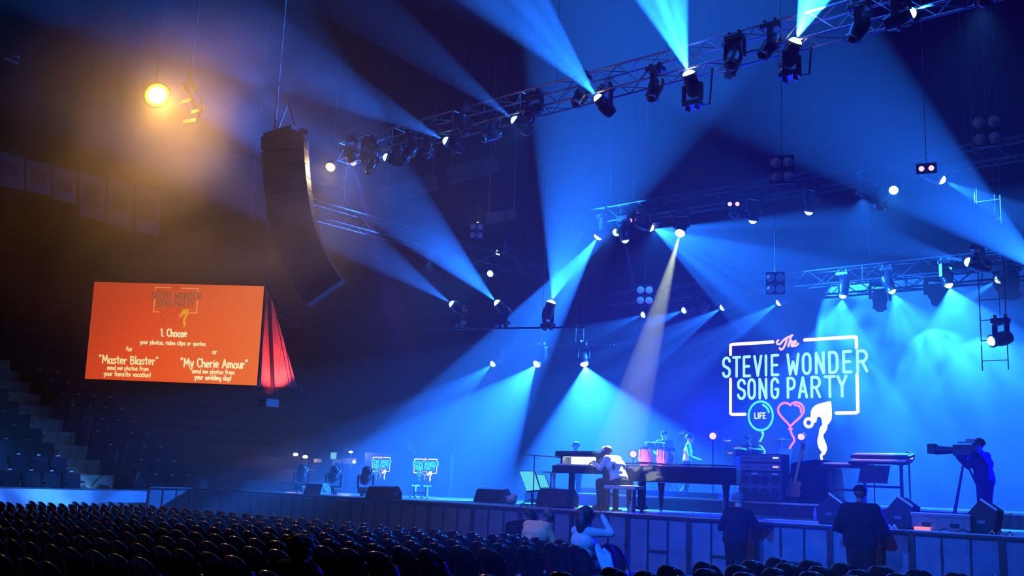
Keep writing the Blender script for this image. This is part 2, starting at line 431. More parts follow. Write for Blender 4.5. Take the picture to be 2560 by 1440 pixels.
# ------------------------------------------------------------------ floor chairs in rows
M_chair = mat('black_chair_plastic', (0.005, 0.005, 0.006), 0.24, var=0.1, spec=0.7, coat=1.0)
M_chairf = mat('dark_chair_tube', (0.015, 0.015, 0.017), 0.5, 0.0)
M_clip = mat('pale_link_clip', (0.5, 0.5, 0.52), 0.4)
def chair():
    """local +Y is the way the sitter faces; origin on the floor under the seat"""
    t = thing('folding_chair', 'x', 'chair')
    # rounded backrest, bowed around the sitter and leaning back
    W, z0, z1 = 0.213, 0.40, 0.87
    out = []
    for k in range(17):
        q = math.pi * k / 16
        out.append((W * math.copysign(abs(math.cos(q)) ** 0.8, math.cos(q)), 0.60 + (z1 - 0.60) * math.sin(q) ** 0.85))
    out = [(W * 0.9, z0 + 0.08)] + out + [(-W * 0.9, z0 + 0.08), (-W * 0.7, z0 + 0.03), (W * 0.7, z0 + 0.03)]
    def pt(x, z, o):
        y = -0.20 - (z - 0.4) * 0.28 + 1.7 * x * x
        return (x, y + o, z)
    n = len(out)
    cx, cz = 0, 0.6
    rings = []
    for sc, o in ((0.0, -0.034), (0.55, -0.033), (0.86, -0.030), (0.96, -0.020), (1.0, -0.004), (1.0, 0.010), (0.96, 0.022), (0.86, 0.026), (0.5, 0.018), (0.0, 0.016)):
        rings.append([pt(cx + (x - cx) * sc, cz + (z - cz) * sc, o) for x, z in out] if sc else [pt(cx, cz, o)])
    vs, fs = [], []
    idx = []
    for r in rings:
        idx.append(len(vs)); vs += r
    for a in range(len(rings) - 1):
        ra, rb = rings[a], rings[a + 1]
        for k in range(n):
            k2 = (k + 1) % n
            if len(ra) == 1: fs.append((idx[a], idx[a + 1] + k, idx[a + 1] + k2))
            elif len(rb) == 1: fs.append((idx[a] + k2, idx[a] + k, idx[b_] if False else idx[a + 1]))
            else: fs.append((idx[a] + k, idx[a] + k2, idx[a + 1] + k2, idx[a + 1] + k))
    MB().add(vs, fs).build('backrest', M_chair, t, smooth=True)
    MB().box((0, 0.05, 0.45), (0.40, 0.40, 0.035), Matrix.Rotation(math.radians(3), 3, 'X')).build('seat', M_chair, t, bevel=0.014)
    for s in (-1, 1):
        MB().tube([(s * 0.2, 0.24, 0.0), (s * 0.2, -0.02, 0.44), (s * 0.2, -0.2, 0.72)], 0.012, 6).build('leg', M_chairf, t, smooth=True)
        MB().tube([(s * 0.185, -0.28, 0.0), (s * 0.185, 0.1, 0.43)], 0.012, 6).build('leg', M_chairf, t, smooth=True)
    MB().tube([(-0.2, 0.2, 0.07), (0.2, 0.2, 0.07)], 0.009, 6).tube([(-0.185, -0.22, 0.07), (0.185, -0.22, 0.07)], 0.009, 6).build('stretcher', M_chairf, t)
    MB().box((0.213, -0.13, 0.435), (0.02, 0.06, 0.03)).build('link_clip', M_clip, t, bevel=0.004, label='pale clip joining it to the next chair')
    return t
chair0 = chair()
chair_first = True
ORD = ['front', 'second', 'third', 'fourth', 'fifth', 'sixth', 'seventh', 'eighth', 'ninth', 'tenth', 'eleventh', 'twelfth']
CP = 0.445
spots = []
for r in range(11):
    y = 13.05 - 0.93 * r
    x = -23.3 + (0.12 if r % 2 else 0.0)
    while x < -1.0:
        # two cross aisles keep the blocks apart
        a = proj((x, y, 0.85)); bta = proj((x, y, 0.62))
        if -40 < a[0] < 2600 and a[1] < 1450 and not (-13.35 < x < -12.1) and not (r >= 3 and -5.2 < x < -4.5 and False):
            spots.append((a[2], r, x, y))
        x += CP
SKIP = []
spots = []
for r in range(11):
    y = 13.05 - 0.93 * r
    x = -23.3 + (0.12 if r % 2 else 0.0)
    while x < -0.6:
        a = proj((x, y, 0.86))
        if -30 < a[0] < 2590 and a[1] < 1446 and not (-8.75 < x < -6.65):
            spots.append((r, x, y))
        x += CP
for r, x, y in spots:
    blk = 'left of the aisle' if x < -7.6 else 'right of the aisle'
    lab = 'glossy black round-backed floor chair in the %s row, %s' % (ORD[r] if r < 12 else 'last', blk)
    grp = 'floor chairs %s row %s' % (ORD[r], blk)
    M = T(x + random.uniform(-.012, .012), y + random.uniform(-.02, .02), 0, random.uniform(-.03, .03))
    if chair_first:
        chair0.matrix_world = M; tag(chair0, lab, group=grp); tag(chair0, cat='chair'); chair_first = False
    else: dup(chair0, M, lab, grp)
print('chairs', len(spots))

# ------------------------------------------------------------------ lighting rig
BLUE = (0.011, 0.155, 1.0)
DEEP = (0.0, 0.0, 1.0)
WARM = (0.85, 1.0, 0.6)
K = 8000.0
M_truss = mat('truss_aluminium', (0.30, 0.31, 0.33), 0.4, 0.7)
M_pipe = mat('black_pipe', (0.02, 0.02, 0.02), 0.5)
def truss(label, a, c, size=0.45, m=M_truss, wires=4, roof=16.95, r=0.025):
    t = thing('lighting_truss', label, 'truss', (a + c) / 2)
    o = (a + c) / 2
    d = (c - a).normalized(); s = d.cross(Vector((0, 0, 1))).normalized() * size / 2; u = Vector((0, 0, size / 2))
    L = (c - a).length; n = max(2, int(L / 0.5))
    cs = [s + u, s - u, -s - u, -s + u]
    for q in cs:
        MB().tube([a - o + q, c - o + q], r, 8).build('chord', m, t, smooth=True)
    b = MB()
    for f in range(4):
        q0, q1 = cs[f], cs[(f + 1) % 4]
        for k in range(n):
            p = a - o + d * (L * k / n); e = a - o + d * (L * (k + 1) / n)
            b.tube([p + (q0 if k % 2 else q1), e + (q1 if k % 2 else q0)], r * 0.45, 5, False)
            if k % 4 == 0: b.tube([p + q0, p + q1], r * 0.5, 5, False)
    b.build('lattice', m, t)
    for k in range(wires):
        p = a - o + d * (L * (k + 0.5) / wires) + u
        MB().tube([p, Vector((p.x, p.y, roof - o.z))], 0.006, 5).build('hanging_cable', M_pipe, t)
    return t
def batten(label, a, c, wires=2):
    t = thing('lighting_pipe', label, 'pipe', (a + c) / 2)
    o = (a + c) / 2
    MB().tube([a - o, c - o], 0.026, 8).build('pipe', M_pipe, t)
    for k in range(wires):
        p = (a - o).lerp(c - o, (k + 0.5) / wires)
        MB().tube([p, Vector((p.x, p.y, 16.95 - o.z))], 0.006, 5).build('hanging_cable', M_pipe, t)
    return t
truss('long silver box truss hung across the hall above the stage front', Vector((-20.0, 16.25, 9.72)), Vector((-0.8, 16.25, 9.72)), 0.46, wires=7)
truss('dark box truss running upstage over the left end of the stage', Vector((-20.6, 15.6, 8.25)), Vector((-20.6, 25.5, 8.25)), 0.4, M_pipe, 4)
truss('dim middle box truss above the stage equipment', Vector((-17.5, 22.2, 8.85)), Vector((-5.2, 22.2, 8.85)), 0.4, M_pipe, 4)
truss('dim rear box truss above the video wall', Vector((-19.0, 26.65, 7.52)), Vector((-5.6, 26.65, 7.52)), 0.4, M_pipe, 4)
batten('thin lighting pipe hung over the left half of the stage, the upper one', Vector((-20.0, 19.35, 5.63)), Vector((-15.8, 20.98, 5.63)))
batten('thin lighting pipe hung over the left half of the stage, the lower one', Vector((-22.0, 23.15, 5.76)), Vector((-17.6, 24.85, 5.76)))

M_fix = mat('fixture_black', (0.015, 0.015, 0.017), 0.3, coat=0.3)
ME_BASE = MB().box((0, 0, -0.05), (0.34, 0.22, 0.1)).box((0.1, 0, 0.03), (0.05, 0.12, 0.1)).box((-0.1, 0, 0.03), (0.05, 0.12, 0.1)).mesh('base', M_fix, bevel=0.015)
ME_YOKE = MB().box((0, 0, 0.30), (0.40, 0.09, 0.05)).box((0.19, 0, 0.14), (0.04, 0.11, 0.34)).box((-0.19, 0, 0.14), (0.04, 0.11, 0.34)).lathe([(0.07, 0.32), (0.07, 0.37)], 12).mesh('yoke', M_fix, bevel=0.012)
ME_HEAD = MB().lathe([(0.06, -0.22), (0.12, -0.2), (0.145, -0.1), (0.15, 0.02), (0.13, 0.10), (0.125, 0.2), (0.132, 0.21), (0.132, 0.235), (0.11, 0.235), (0.105, 0.2)], 18).mesh('head', M_fix, True)
ME_RIM = MB().lathe([(0.134, 0.19), (0.14, 0.2), (0.14, 0.215), (0.134, 0.222)], 18).mesh('rim', M_steel, True)
LENS = {}
def lens_mesh(key, m, r=0.1):
    if key not in LENS:
        LENS[key] = MB().lathe([(r, 0.205), (r * 0.97, 0.235), (r * 0.82, 0.268), (r * 0.55, 0.293), (r * 0.25, 0.306), (0.004, 0.308)], 16).mesh('lens', m, True)
    return LENS[key]
M_lens_off = mat('dark_lens', (0.03, 0.04, 0.05), 0.08)
M_lens_b = glow('lit_lens_blue', (0.25, 0.75, 1.0), 5.0)
M_lens_w = glow('lit_lens_white', (0.9, 0.95, 1.0), 7.0)
M_lens_o = glow('lit_lens_orange', (1.0, 0.62, 0.16), 25.0)
M_halo = glow('painted_halo', (1.0, 0.42, 0.05), 2.2)  # emissive ring that paints the orange halo around the flood lens
M_lens_p = glow('lit_lens_pink', (1.0, 0.66, 0.88), 1.3)
M_lens_v = glow('lit_lens_violet', (0.6, 0.25, 1.0), 3.0)
def gobo(ld, scale, lo, hi, seed):
    """break the beam into shafts, as a gobo in the lamp does"""
    ld.use_nodes = True
    nt = ld.node_tree; nt.nodes.clear()
    o = nt.nodes.new('ShaderNodeOutputLight'); e = nt.nodes.new('ShaderNodeEmission')
    tc = nt.nodes.new('ShaderNodeTexCoord'); sp = nt.nodes.new('ShaderNodeSeparateXYZ')
    dx = nt.nodes.new('ShaderNodeMath'); dy = nt.nodes.new('ShaderNodeMath'); dx.operation = dy.operation = 'DIVIDE'
    cb = nt.nodes.new('ShaderNodeCombineXYZ'); n = nt.nodes.new('ShaderNodeTexNoise'); mr = nt.nodes.new('ShaderNodeMapRange')
    L = nt.links.new
    L(tc.outputs['Normal'], sp.inputs[0]); L(sp.outputs[0], dx.inputs[0]); L(sp.outputs[2], dx.inputs[1]); L(sp.outputs[1], dy.inputs[0]); L(sp.outputs[2], dy.inputs[1])
    L(dx.outputs[0], cb.inputs[0]); L(dy.outputs[0], cb.inputs[1]); cb.inputs[2].default_value = seed
    L(cb.outputs[0], n.inputs['Vector']); n.inputs['Scale'].default_value = scale; n.inputs['Detail'].default_value = 1.0
    mr.inputs[1].default_value = 0.35; mr.inputs[2].default_value = 0.65; mr.inputs[3].default_value = lo; mr.inputs[4].default_value = hi
    L(n.outputs[0], mr.inputs[0]); L(mr.outputs[0], e.inputs['Strength']); e.inputs['Color'].default_value = (1, 1, 1, 1)
    L(e.outputs[0], o.inputs[0])
def moving_head(p, d, label, lens=None, lens_r=0.1, power=0, half=10, col=BLUE, blend=0.25, stand=False, drop=0.34, gob=None, size=1.0, group=None, soft=0.025, name='moving_head_light', cable=False, arm=False):
    """the lens sits at p and points along d; hung from above, or standing on the deck"""
    d = d.normalized()
    piv = p - d * 0.235 * size
    root = piv + Vector((0, 0, (-1 if stand else 1) * 0.42 * size))
    t = thing(name, label, 'stage light', root, group=group)
    S = Matrix.Diagonal((size, size, size, 1))
    fl = Matrix.Rotation(math.pi, 4, 'X') if stand else Matrix()
    put('base', ME_BASE, t, fl @ S)
    h = Vector((d.x, d.y, 0)); h = h.normalized() if h.length > 0.05 else Vector((0, -1, 0))
    pan = math.atan2(-h.x, h.y)
    off = Vector((0, 0, -0.42 * size * (-1 if stand else 1)))
    put('yoke', ME_YOKE, t, Matrix.Translation(off) @ Matrix.Rotation(pan, 4, 'Z') @ fl @ S)
    ax = Vector((math.cos(pan), math.sin(pan), 0))
    R = Matrix((ax, d.cross(ax), d)).transposed()
    hd = put('head', ME_HEAD, t, Matrix.Translation(off) @ R.to_4x4() @ S)
    put('rim', ME_RIM, hd)
    put('lens', lens_mesh((lens.name if lens else 'off', lens_r), lens or M_lens_off, lens_r), hd, label='glowing lens' if lens else None)
    if arm: MB().tube([(0, 0, 0.03), (0.30, 0.12, 0.03), (0.34, 0.14, 9.5 - root.z)], 0.02, 6).build('bracket', M_pipe, t)
    if cable: MB().tube([(0, 0, 0.05), (0, 0, 16.98 - root.z)], 0.008, 5).build('hanging_cable', M_pipe, t)
    if power:
        l = bpy.data.lights.new('spot', 'SPOT'); l.energy = power; l.color = col
        l.spot_size = 2 * math.radians(half); l.spot_blend = blend; l.shadow_soft_size = soft
        if gob: gobo(l, *gob)
        lo = bpy.data.objects.new('spot', l); COL.objects.link(lo); lo.parent = hd
        lo.matrix_local = Matrix.Translation((0, 0, 0.32)) @ Matrix.Rotation(math.pi, 4, 'X')
    return t

#        px    py   plane  angle toward half power  blend gobo  label
LIT = [
 (965, 393, ('y', 16), 160, 5, 7, 0.35, .4, None, 'small moving head near the left end of the front truss, faint short beam'),
 (1115, 352, ('y', 16), 153, 8, 12, 2.6, .35, (9, .5, 1.4, 1), 'moving head on the front truss throwing the lowest long blue beam up left'),
 (1286, 300, ('y', 16), 143, 6, 10, 2.2, .3, (9, .5, 1.4, 2), 'moving head on the front truss left of the bright truss span, beam up left'),
 (1495, 245, ('y', 16), 131, 6, 16, 11, .2, (8, .3, 1.6, 3), 'moving head at the right end of the bright truss span, streaked beam up left'),
 (1722, 185, ('y', 16), 108, 6, 19, 42, .12, (7, .35, 1.5, 4), 'moving head on the front truss, bright cyan beam rising straight to the top edge'),
 (1988, 105, ('y', 16), 68, 6, 21, 70, .12, (6, .5, 1.5, 5), 'moving head on the front truss, bright cyan beam fanning up right'),
 (2279, 32, ('y', 16), 25, 4, 8, 1.3, .3, None, 'moving head at the right end of the front truss, narrow blue beam to the right'),
 (1378, 757, ('z', 6.3), 72, 0, 26, 13, .2, None, 'moving head on the upper pipe whose wide blue cone rises through the middle'),
 (1495, 592, ('y', 22), 235, 0, 15, 30, .2, (5, .6, 1.4, 6), 'moving head on the middle truss, bright short cone down onto the pipe below'),
 (2355, 450, ('y', 22), -27, 10, 12, 5.5, .25, (8, .6, 1.3, 7), 'moving head near the right end of the middle truss, beam down to the right edge'),
 (1628, 570, ('y', 22), -22, 0, 30, 9, .12, (6, .2, 1.7, 8), 'moving head on the middle truss fanning striped blue rays to the right'),
 (2420, 655, ('y', 22), 165, 12, 12, 2.0, .25, None, 'upper moving head on the right ladder, soft beam to the left'),
 (1130, 760, ('z', 6.3), 146, 8, 12, 2.4, .35, None, 'moving head at the left end of the upper pipe, dim beam up left'),
 (1243, 757, ('z', 6.3), 135, 8, 14.5, 7.5, .3, None, 'moving head at the middle of the upper pipe, strong broad beam up left'),
 (1232, 910, ('z', 5.2), 219, 30, 17, 4.5, .3, (5, .7, 1.3, 9), 'moving head at the left end of the lower pipe, beam down left'),
 (1342, 910, ('z', 5.2), 231, 32, 25, 16, .2, None, 'moving head in the middle of the lower pipe, broad cone down left'),
 (1461, 910, ('z', 5.2), 282, 28, 42, 17, .25, None, 'moving head at the right end of the lower pipe, dazzling wide cone straight down'),
 (1608, 787, ('y', 26.5), 200, 26, 12, 2.0, .4, None, 'first moving head from the left on the rear truss'),
 (1710, 776, ('y', 26.5), 202, 26, 13, 3.5, .3, (8, .5, 1.4, 10), 'second moving head from the left on the rear truss'),
 (1806, 769, ('y', 26.5), 211, 6, 14, 6, .3, (7, .4, 1.5, 11), 'third moving head from the left on the rear truss'),
 (1947, 757, ('y', 26.5), 214, 6, 14, 6, .3, (7, .4, 1.5, 12), 'fourth moving head from the left on the rear truss'),
 (2107, 740, ('y', 26.5), 265, 12, 38, 4.5, .2, (4, .3, 1.6, 13), 'fifth moving head from the left on the rear truss, fan of rays straight down'),
 (2230, 728, ('y', 26.5), 295, 12, 38, 4, .2, (4, .3, 1.6, 14), 'sixth moving head from the left on the rear truss, fan of rays down right'),
 (2372, 713, ('y', 26.5), 285, 20, 44, 6.5, .2, (3, .6, 1.4, 15), 'seventh moving head from the left on the rear truss, brightest wide cyan cone'),
 (2495, 700, ('y', 26.5), 214, 4, 12, 5, .3, None, 'last moving head at the right end of the rear truss, short beam down left'),
 (2478, 853, ('y', 22), 194, 36, 9, 6, .3, None, 'lower moving head on the right ladder, short cyan beam to the left'),
 (1245, 632, ('y', 24), 207, 10, 8, .3, .3, None, 'tiny moving head under the far end of the dark upstage truss'),
]
PWR = 0.62
for px, py, pl, a, tw, half, pw, bl, gb, lab in LIT:
    p = at_y(px, py, pl[1]) if pl[0] == 'y' else at_z(px, py, pl[1])
    white = pw > 6
    moving_head(p, aim(p, a, tw), lab, M_lens_w if white else M_lens_b, 0.125 if pw > 12 else 0.10, pw * K * PWR, half, BLUE, bl, gob=gb, cable=pl == ('z', 5.2) or px in (1245, 2420, 2478), stand=pl == ('z', 6.3) or px in (1722, 1988), arm=px in (1722, 1988))
# the keylight on the pianist
pk = at_y(1700, 583, 22); PIANIST = Vector((-12.62, 17.98, 2.15))
moving_head(pk, PIANIST - pk, 'white follow light on the middle truss, pale yellow shaft down to the pianist', M_lens_w, 0.13, 5.0 * K, 4.6, WARM, .25)
# thin violet-blue down lights
for px, py, ang, pw, lab in ((1563, 601, 281, .55, 'small violet-blue downlight left of the striped fan on the middle truss'),
                              (1882, 552, 262, .28, 'small downlight in the upper part of the striped fan, nearer its source'),
                              (2022, 530, 258, .28, 'small downlight in the upper part of the striped fan, further right')):
    p = at_y(px, py, 22); moving_head(p, aim(p, ang, 0), lab, M_lens_b, 0.1, pw * K, 5, (0.05, 0.12, 1.0), .4)
p = at_y(883, 407, 15.9); moving_head(p, aim(p, 285, 4), 'small violet-lensed light beside the lower orange lamp', M_lens_v, 0.08, .6 * K, 5, (0.2, 0.02, 1.0), .5)
# wide soft source beyond the right edge
p = at_y(2632, 697, 21.5); moving_head(p, aim(p, 137.5, 0), 'moving head just past the right edge, wide dim beam up left', M_lens_w, 0.1, 8.0 * K, 17.5, BLUE, .3)
p = Vector((-4.6, 23.4, 2.9)); moving_head(p, at_z(2080, 1300, 1.3) - p, 'floor light beyond the right edge, deep blue beam low over the deck', M_lens_b, 0.1, 7 * K, 9, DEEP, .4, stand=True)
# soft washes added high over the stage for ambient blue in the haze
for (x, y, z, pw, hf, lab) in ((-14.5, 22.2, 8.4, .12, 62, 'added ambient wash light in the middle of the middle truss'), (-9.0, 22.2, 8.4, .15, 62, 'added ambient wash light toward the right of the middle truss'), (-20.6, 20.0, 7.8, .03, 50, 'added ambient wash light under the dark upstage truss')):
    moving_head(Vector((x, y, z)), Vector((0.05, 0.1, -1)), lab, None, 0.1, pw * K, hf, BLUE, .9)

# blue fill washes added out of view over the floor, aimed at the barrier
for x, y, lab, pw in ((-8.6, 3.0, 'added blue fill wash above the floor chairs, aimed at the middle of the barrier', 1.7), (-3.4, 2.0, 'added blue fill wash above the floor chairs, aimed at the right of the barrier', 1.6)):
    q = Vector((x, y, 6.9))
    moving_head(q, Vector((x - 1.5, 16.4, 0.5)) - q, lab, None, 0.1, pw * K, 24, (0.01, 0.11, 1.0), 1.0, cable=True)
q = Vector((-15.5, 1.0, 8.2)); moving_head(q, Vector((-26.4, 10.6, .75)) - q, 'patterned light hung above the floor chairs, aimed at the rink boards', None, 0.1, 3.4 * K, 9, (0.05, 0.28, 1.0), .25, gob=(16, 0.0, 1.7, 21), cable=True)
for x, y, z, tx, ty, pw, lab in ((-15.6, 22.0, 8.3, -13.5, 9.0, .12, 'small added backlight on the middle truss aimed at the floor chairs'), (-8.2, 22.0, 8.3, -5.0, 11.0, .12, 'small added backlight on the middle truss aimed at the right block of chairs'), (-20.6, 22.6, 7.8, -19.0, 9.5, .08, 'small added backlight on the dark upstage truss aimed at the far chairs')):  # backlights added to put highlights on the chairs
    q = Vector((x, y, z)); moving_head(q, Vector((tx, ty, .8)) - q, lab, M_lens_b, 0.1, pw * K, 22, (0.03, 0.24, 1.0), .8, soft=.12)
for x, tx, ty, lab in ((-18.6, -17.5, 8.0, 'small added downlight on the front truss over the far chairs'), (-13.4, -13.0, 8.0, 'small added downlight on the front truss over the middle chairs'), (-8.7, -9.0, 11.0, 'small added downlight on the front truss over the aisle'), (-4.4, -4.0, 11.5, 'small added downlight on the front truss over the right block of chairs')):  # downlights added for glints along the chair backs
    q = Vector((x, 15.7, 9.15)); moving_head(q, Vector((tx, ty, .8)) - q, lab, None, 0.1, .035 * K, 34, (0.03, 0.22, 1.0), 1.0, soft=.12)
# unlit heads on the trusses
UN = [(1820, 190, 250, 'dark moving head between the two brightest cyan beams'), (1628, 248, 250, 'dark moving head right of the streaked beam on the front truss'), (1440, 262, 240, 'dark moving head under the bright truss span'),
      (1205, 345, 200, 'dark moving head with a lit yoke left of the bright truss span'), (2130, 100, 240, 'dark moving head right of the fan up right'), (1010, 398, 230, 'dark moving head beside the faint short beam'),
      (922, 432, 250, 'dark moving head hanging right of the lower orange lamp'), (1068, 390, 260, 'dark moving head between the two long left beams'), (1165, 330, 300, 'dark moving head with hanging arms beside the longest left beam'),
      (2235, 62, 210, 'dark moving head just left of the truss end light'), (1905, 140, 230, 'dark moving head close left of the fan up right')]
for px, py, a, lab in UN:
    p = at_y(px, py, 16); moving_head(p, aim(p, a, 15), lab)
for px, py, y, lab in ((1440, 605, 22, 'dark moving head glinting inside the rising cone'), (1835, 540, 22, 'dark moving head above the striped fan'), (2200, 520, 22, 'dark moving head over the right of the stage'), (1760, 780, 26.5, 'dark moving head between the second and third rear lights')):
    p = at_y(px, py, y); moving_head(p, aim(p, 255, 20), lab)

# ladder at stage right, small blinders, twin lights
t = thing('lighting_ladder', 'thin dark lighting ladder hung at the right side of the stage', 'ladder', (-6.35, 22.0, 4.3))
for s in (-0.25, 0.25): MB().tube([(s, 0.3, 0), (s, 0.3, 12.6)], 0.012, 6).build('rail', M_pipe, t)
b = MB()
for k in range(11): b.tube([(-0.25, 0.3, 0.2 + 0.42 * k), (0.25, 0.3, 0.2 + 0.42 * k)], 0.009, 6)
b.build('rungs', M_pipe, t)
M_bl = mat('grey_lamp_glass', (0.5, 0.52, 0.55), 0.25)
def blinder(px, py, y, label):
    p = at_y(px, py, y)
    R = look((CAM - p).normalized())
    t = thing('blinder_light', label, 'stage light', M=Matrix.Translation(p) @ R.to_4x4())
    MB().box((0, 0, -0.06), (0.46, 0.56, 0.1)).build('case', M_fix, t, bevel=0.015)
    for i in (-1, 1):
        for j in (-1, 1):
            MB().lathe([(0.1, -0.01), (0.1, 0.01), (0.085, 0.012), (0.05, 0.03), (0.004, 0.036)], 14, Matrix.Translation((i * 0.115, j * 0.14, 0))).build('lamp', M_bl, t, True)
    up = R.inverted() @ Vector((0, 0, 1))
    MB().tube([up * 0.25, up * (16.98 - p.z)], 0.007, 5).build('hanging_pole', M_pipe, t)
blinder(1191, 577, 25, 'four-lamp blinder beside the small warm lamp at the far end of the side truss')
blinder(1955, 424, 18, 'four-lamp blinder above the middle of the striped fan')
blinder(1938, 708, 23, 'four-lamp blinder low inside the striped fan')
blinder(2467, 326, 18, 'four-lamp blinder in the dark upper right')
blinder(1612, 738, 23, 'four-lamp blinder left of the pale yellow shaft')
def twin(px, py, y, label, m):
    p = at_y(px, py, y); R = look((CAM - p).normalized())
    t = thing('twin_light', label, 'stage light', M=Matrix.Translation(p) @ R.to_4x4())
    MB().box((0, 0, -0.05), (0.36, 0.2, 0.08)).build('case', M_fix, t, bevel=0.01)
    for s in (-0.085, 0.085):
        MB().lathe([(0.05, -0.01), (0.05, 0.012), (0.004, 0.02)], 12, Matrix.Translation((s, 0, 0))).build('lamp', m, t, True)
    up = R.inverted() @ Vector((0, 0, 1))
    MB().tube([up * 0.1, up * (16.98 - p.z)], 0.007, 5).build('hanging_pole', M_pipe, t)
twin(2316, 421, 19, 'pair of tiny white-violet lamps above the beam to the right edge', M_lens_p)
twin(1834, 510, 21, 'pair of tiny white-violet lamps over the striped fan', M_lens_p)
twin(1584, 551, 22, 'pair of tiny violet lamps left of the striped fan source', M_lens_v)

# warm floodlights at the left
def flood(p, label, r, power, half, aimd, col, doors=False, soft=0.12):
    R = look(aimd)
    t = thing('flood_lamp', label, 'lamp', M=Matrix.Translation(p) @ R.to_4x4())
    MB().lathe([(0.05, -0.32), (r * 0.9, -0.25), (r * 1.1, -0.05), (r * 1.15, 0.0), (r * 1.05, 0.0), (r * 0.95, -0.04)], 20).build('can', M_fix, t, True)
    MB().lathe([(r * 0.8, -0.01), (r * 0.6, 0.05), (r * .3, 0.08), (0.004, 0.09)], 18).build('lens', M_lens_o, t, True, label='glowing orange-white lens')
    MB().lathe([(r * 1.04, 0.0), (r * 0.72, -0.03), (r * 0.72, -0.035), (r * 1.05, -0.01)], 20).build('halo_ring', M_halo, t, True, label='emissive ring painting the orange halo')
    up = R.inverted() @ Vector((0, 0, 1))
    MB().tube([up * 0.12 + Vector((0, 0, -0.15)), up * (16.9 - p.z) + Vector((0, 0, -0.15))], 0.010, 6).build('hanging_pole', M_pipe, t)
    l = bpy.data.lights.new('flood', 'SPOT'); l.energy = power; l.color = col; l.spot_size = 2 * math.radians(half); l.spot_blend = 0.6; l.shadow_soft_size = soft
    lo = bpy.data.objects.new('flood', l); COL.objects.link(lo); lo.parent = t
    lo.matrix_local = Matrix.Translation((0, 0, 0.12)) @ Matrix.Rotation(math.pi, 4, 'X')
    return t
ORANGE = (1.0, 0.47, 0.10)
p1 = at_d(393, 238, 22.0)
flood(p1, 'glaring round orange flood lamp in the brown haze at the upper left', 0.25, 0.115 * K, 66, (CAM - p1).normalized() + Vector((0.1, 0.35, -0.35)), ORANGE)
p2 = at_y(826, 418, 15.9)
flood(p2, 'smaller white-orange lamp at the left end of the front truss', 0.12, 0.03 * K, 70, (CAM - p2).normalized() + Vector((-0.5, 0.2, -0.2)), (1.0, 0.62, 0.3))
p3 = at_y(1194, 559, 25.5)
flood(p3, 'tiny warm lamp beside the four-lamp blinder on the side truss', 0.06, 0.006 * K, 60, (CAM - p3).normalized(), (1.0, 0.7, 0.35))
# barn-door style metal frame lit by the orange lamp
M_fr = mat('bare_metal_bracket', (0.55, 0.5, 0.45), 0.4, 0.6)
pb = at_d(480, 245, 22.3)
t = thing('rigging_bracket', 'bare metal bracket of bars just right of the orange flood lamp', 'bracket', pb)
for (x0, y0, x1, y1, w) in ((460, 208, 488, 268, .035), (474, 200, 492, 232, .03), (505, 248, 500, 282, .035), (478, 281, 514, 270, .025), (458, 306, 491, 300, .035), (452, 256, 478, 248, .025)):
    a = at_d(x0, y0, 22.3) - pb; c = at_d(x1, y1, 22.2) - pb
    MB().box((a + c) / 2, (w, 0.09, (c - a).length), look(c - a)).build('bar', M_fr, t, bevel=0.006)
b = MB(); b.tube([at_d(488, 268, 22.3) - pb, at_d(478, 281, 22.3) - pb, at_d(500, 282, 22.3) - pb, at_d(491, 300, 22.3) - pb], 0.02, 6); b.tube([at_d(474, 200, 22.3) - pb, Vector((0, 0, 16.9 - pb.z))], 0.02, 6)
b.build('strut', M_pipe, t)

# floor-level pink-white lamps that throw deep blue
for px, py, y, ang, tw, pw, lab in ((1583, 1135, 22.6, 225, 25, .9, 'round pink-white lamp left of the congas'), (1782, 1090, 23.4, 226, 25, 1.4, 'round pink-white lamp right of the percussionists'),
                                    (2003, 1092, 25.0, 215, 25, .9, 'round pink-white lamp beside the neon heart'), (2272, 1143, 22.6, 230, 25, .5, 'round pink-white lamp right of the pink-edged keyboards')):
    p = at_y(px, py, y); d = aim(p, ang, tw)
    t = thing('round_spotlight', lab, 'stage light', p)
    R = look(((CAM - p).normalized() + d * 0.25))
    b = MB().lathe([(0.05, -0.22), (0.1, -0.18), (0.115, 0.0), (0.1, 0.0)], 16); b.v = [tuple(R @ Vector(v)) for v in b.v]; b.build('can', M_fix, t, True)
    b = MB().lathe([(0.1, -0.01), (0.07, 0.015), (0.004, 0.022)], 16); b.v = [tuple(R @ Vector(v)) for v in b.v]; b.build('lens', M_lens_p, t, True, label='pink-white lens')
    zb = 1.49 if y < 26 else SZ
    MB().tube([(0, 0, -0.1), (0, 0.02, zb - p.z)], 0.02, 6).box((0, 0.02, zb - p.z + 0.01), (0.3, 0.3, 0.02)).build('stand', M_pipe, t)
    for (dd, hf, e) in ((d, 13, pw * 5), ((CAM - p).normalized() + Vector((0, 0, .35)), 42, 0.45 * pw)):
        l = bpy.data.lights.new('beam', 'SPOT'); l.energy = e * K; l.color = DEEP; l.spot_size = 2 * math.radians(hf); l.spot_blend = 0.6; l.shadow_soft_size = 0.05
        lo = bpy.data.objects.new('beam', l); COL.objects.link(lo); lo.parent = t; lo.rotation_euler = dd.to_track_quat('-Z', 'Y').to_euler(); lo.location = dd * 0.14

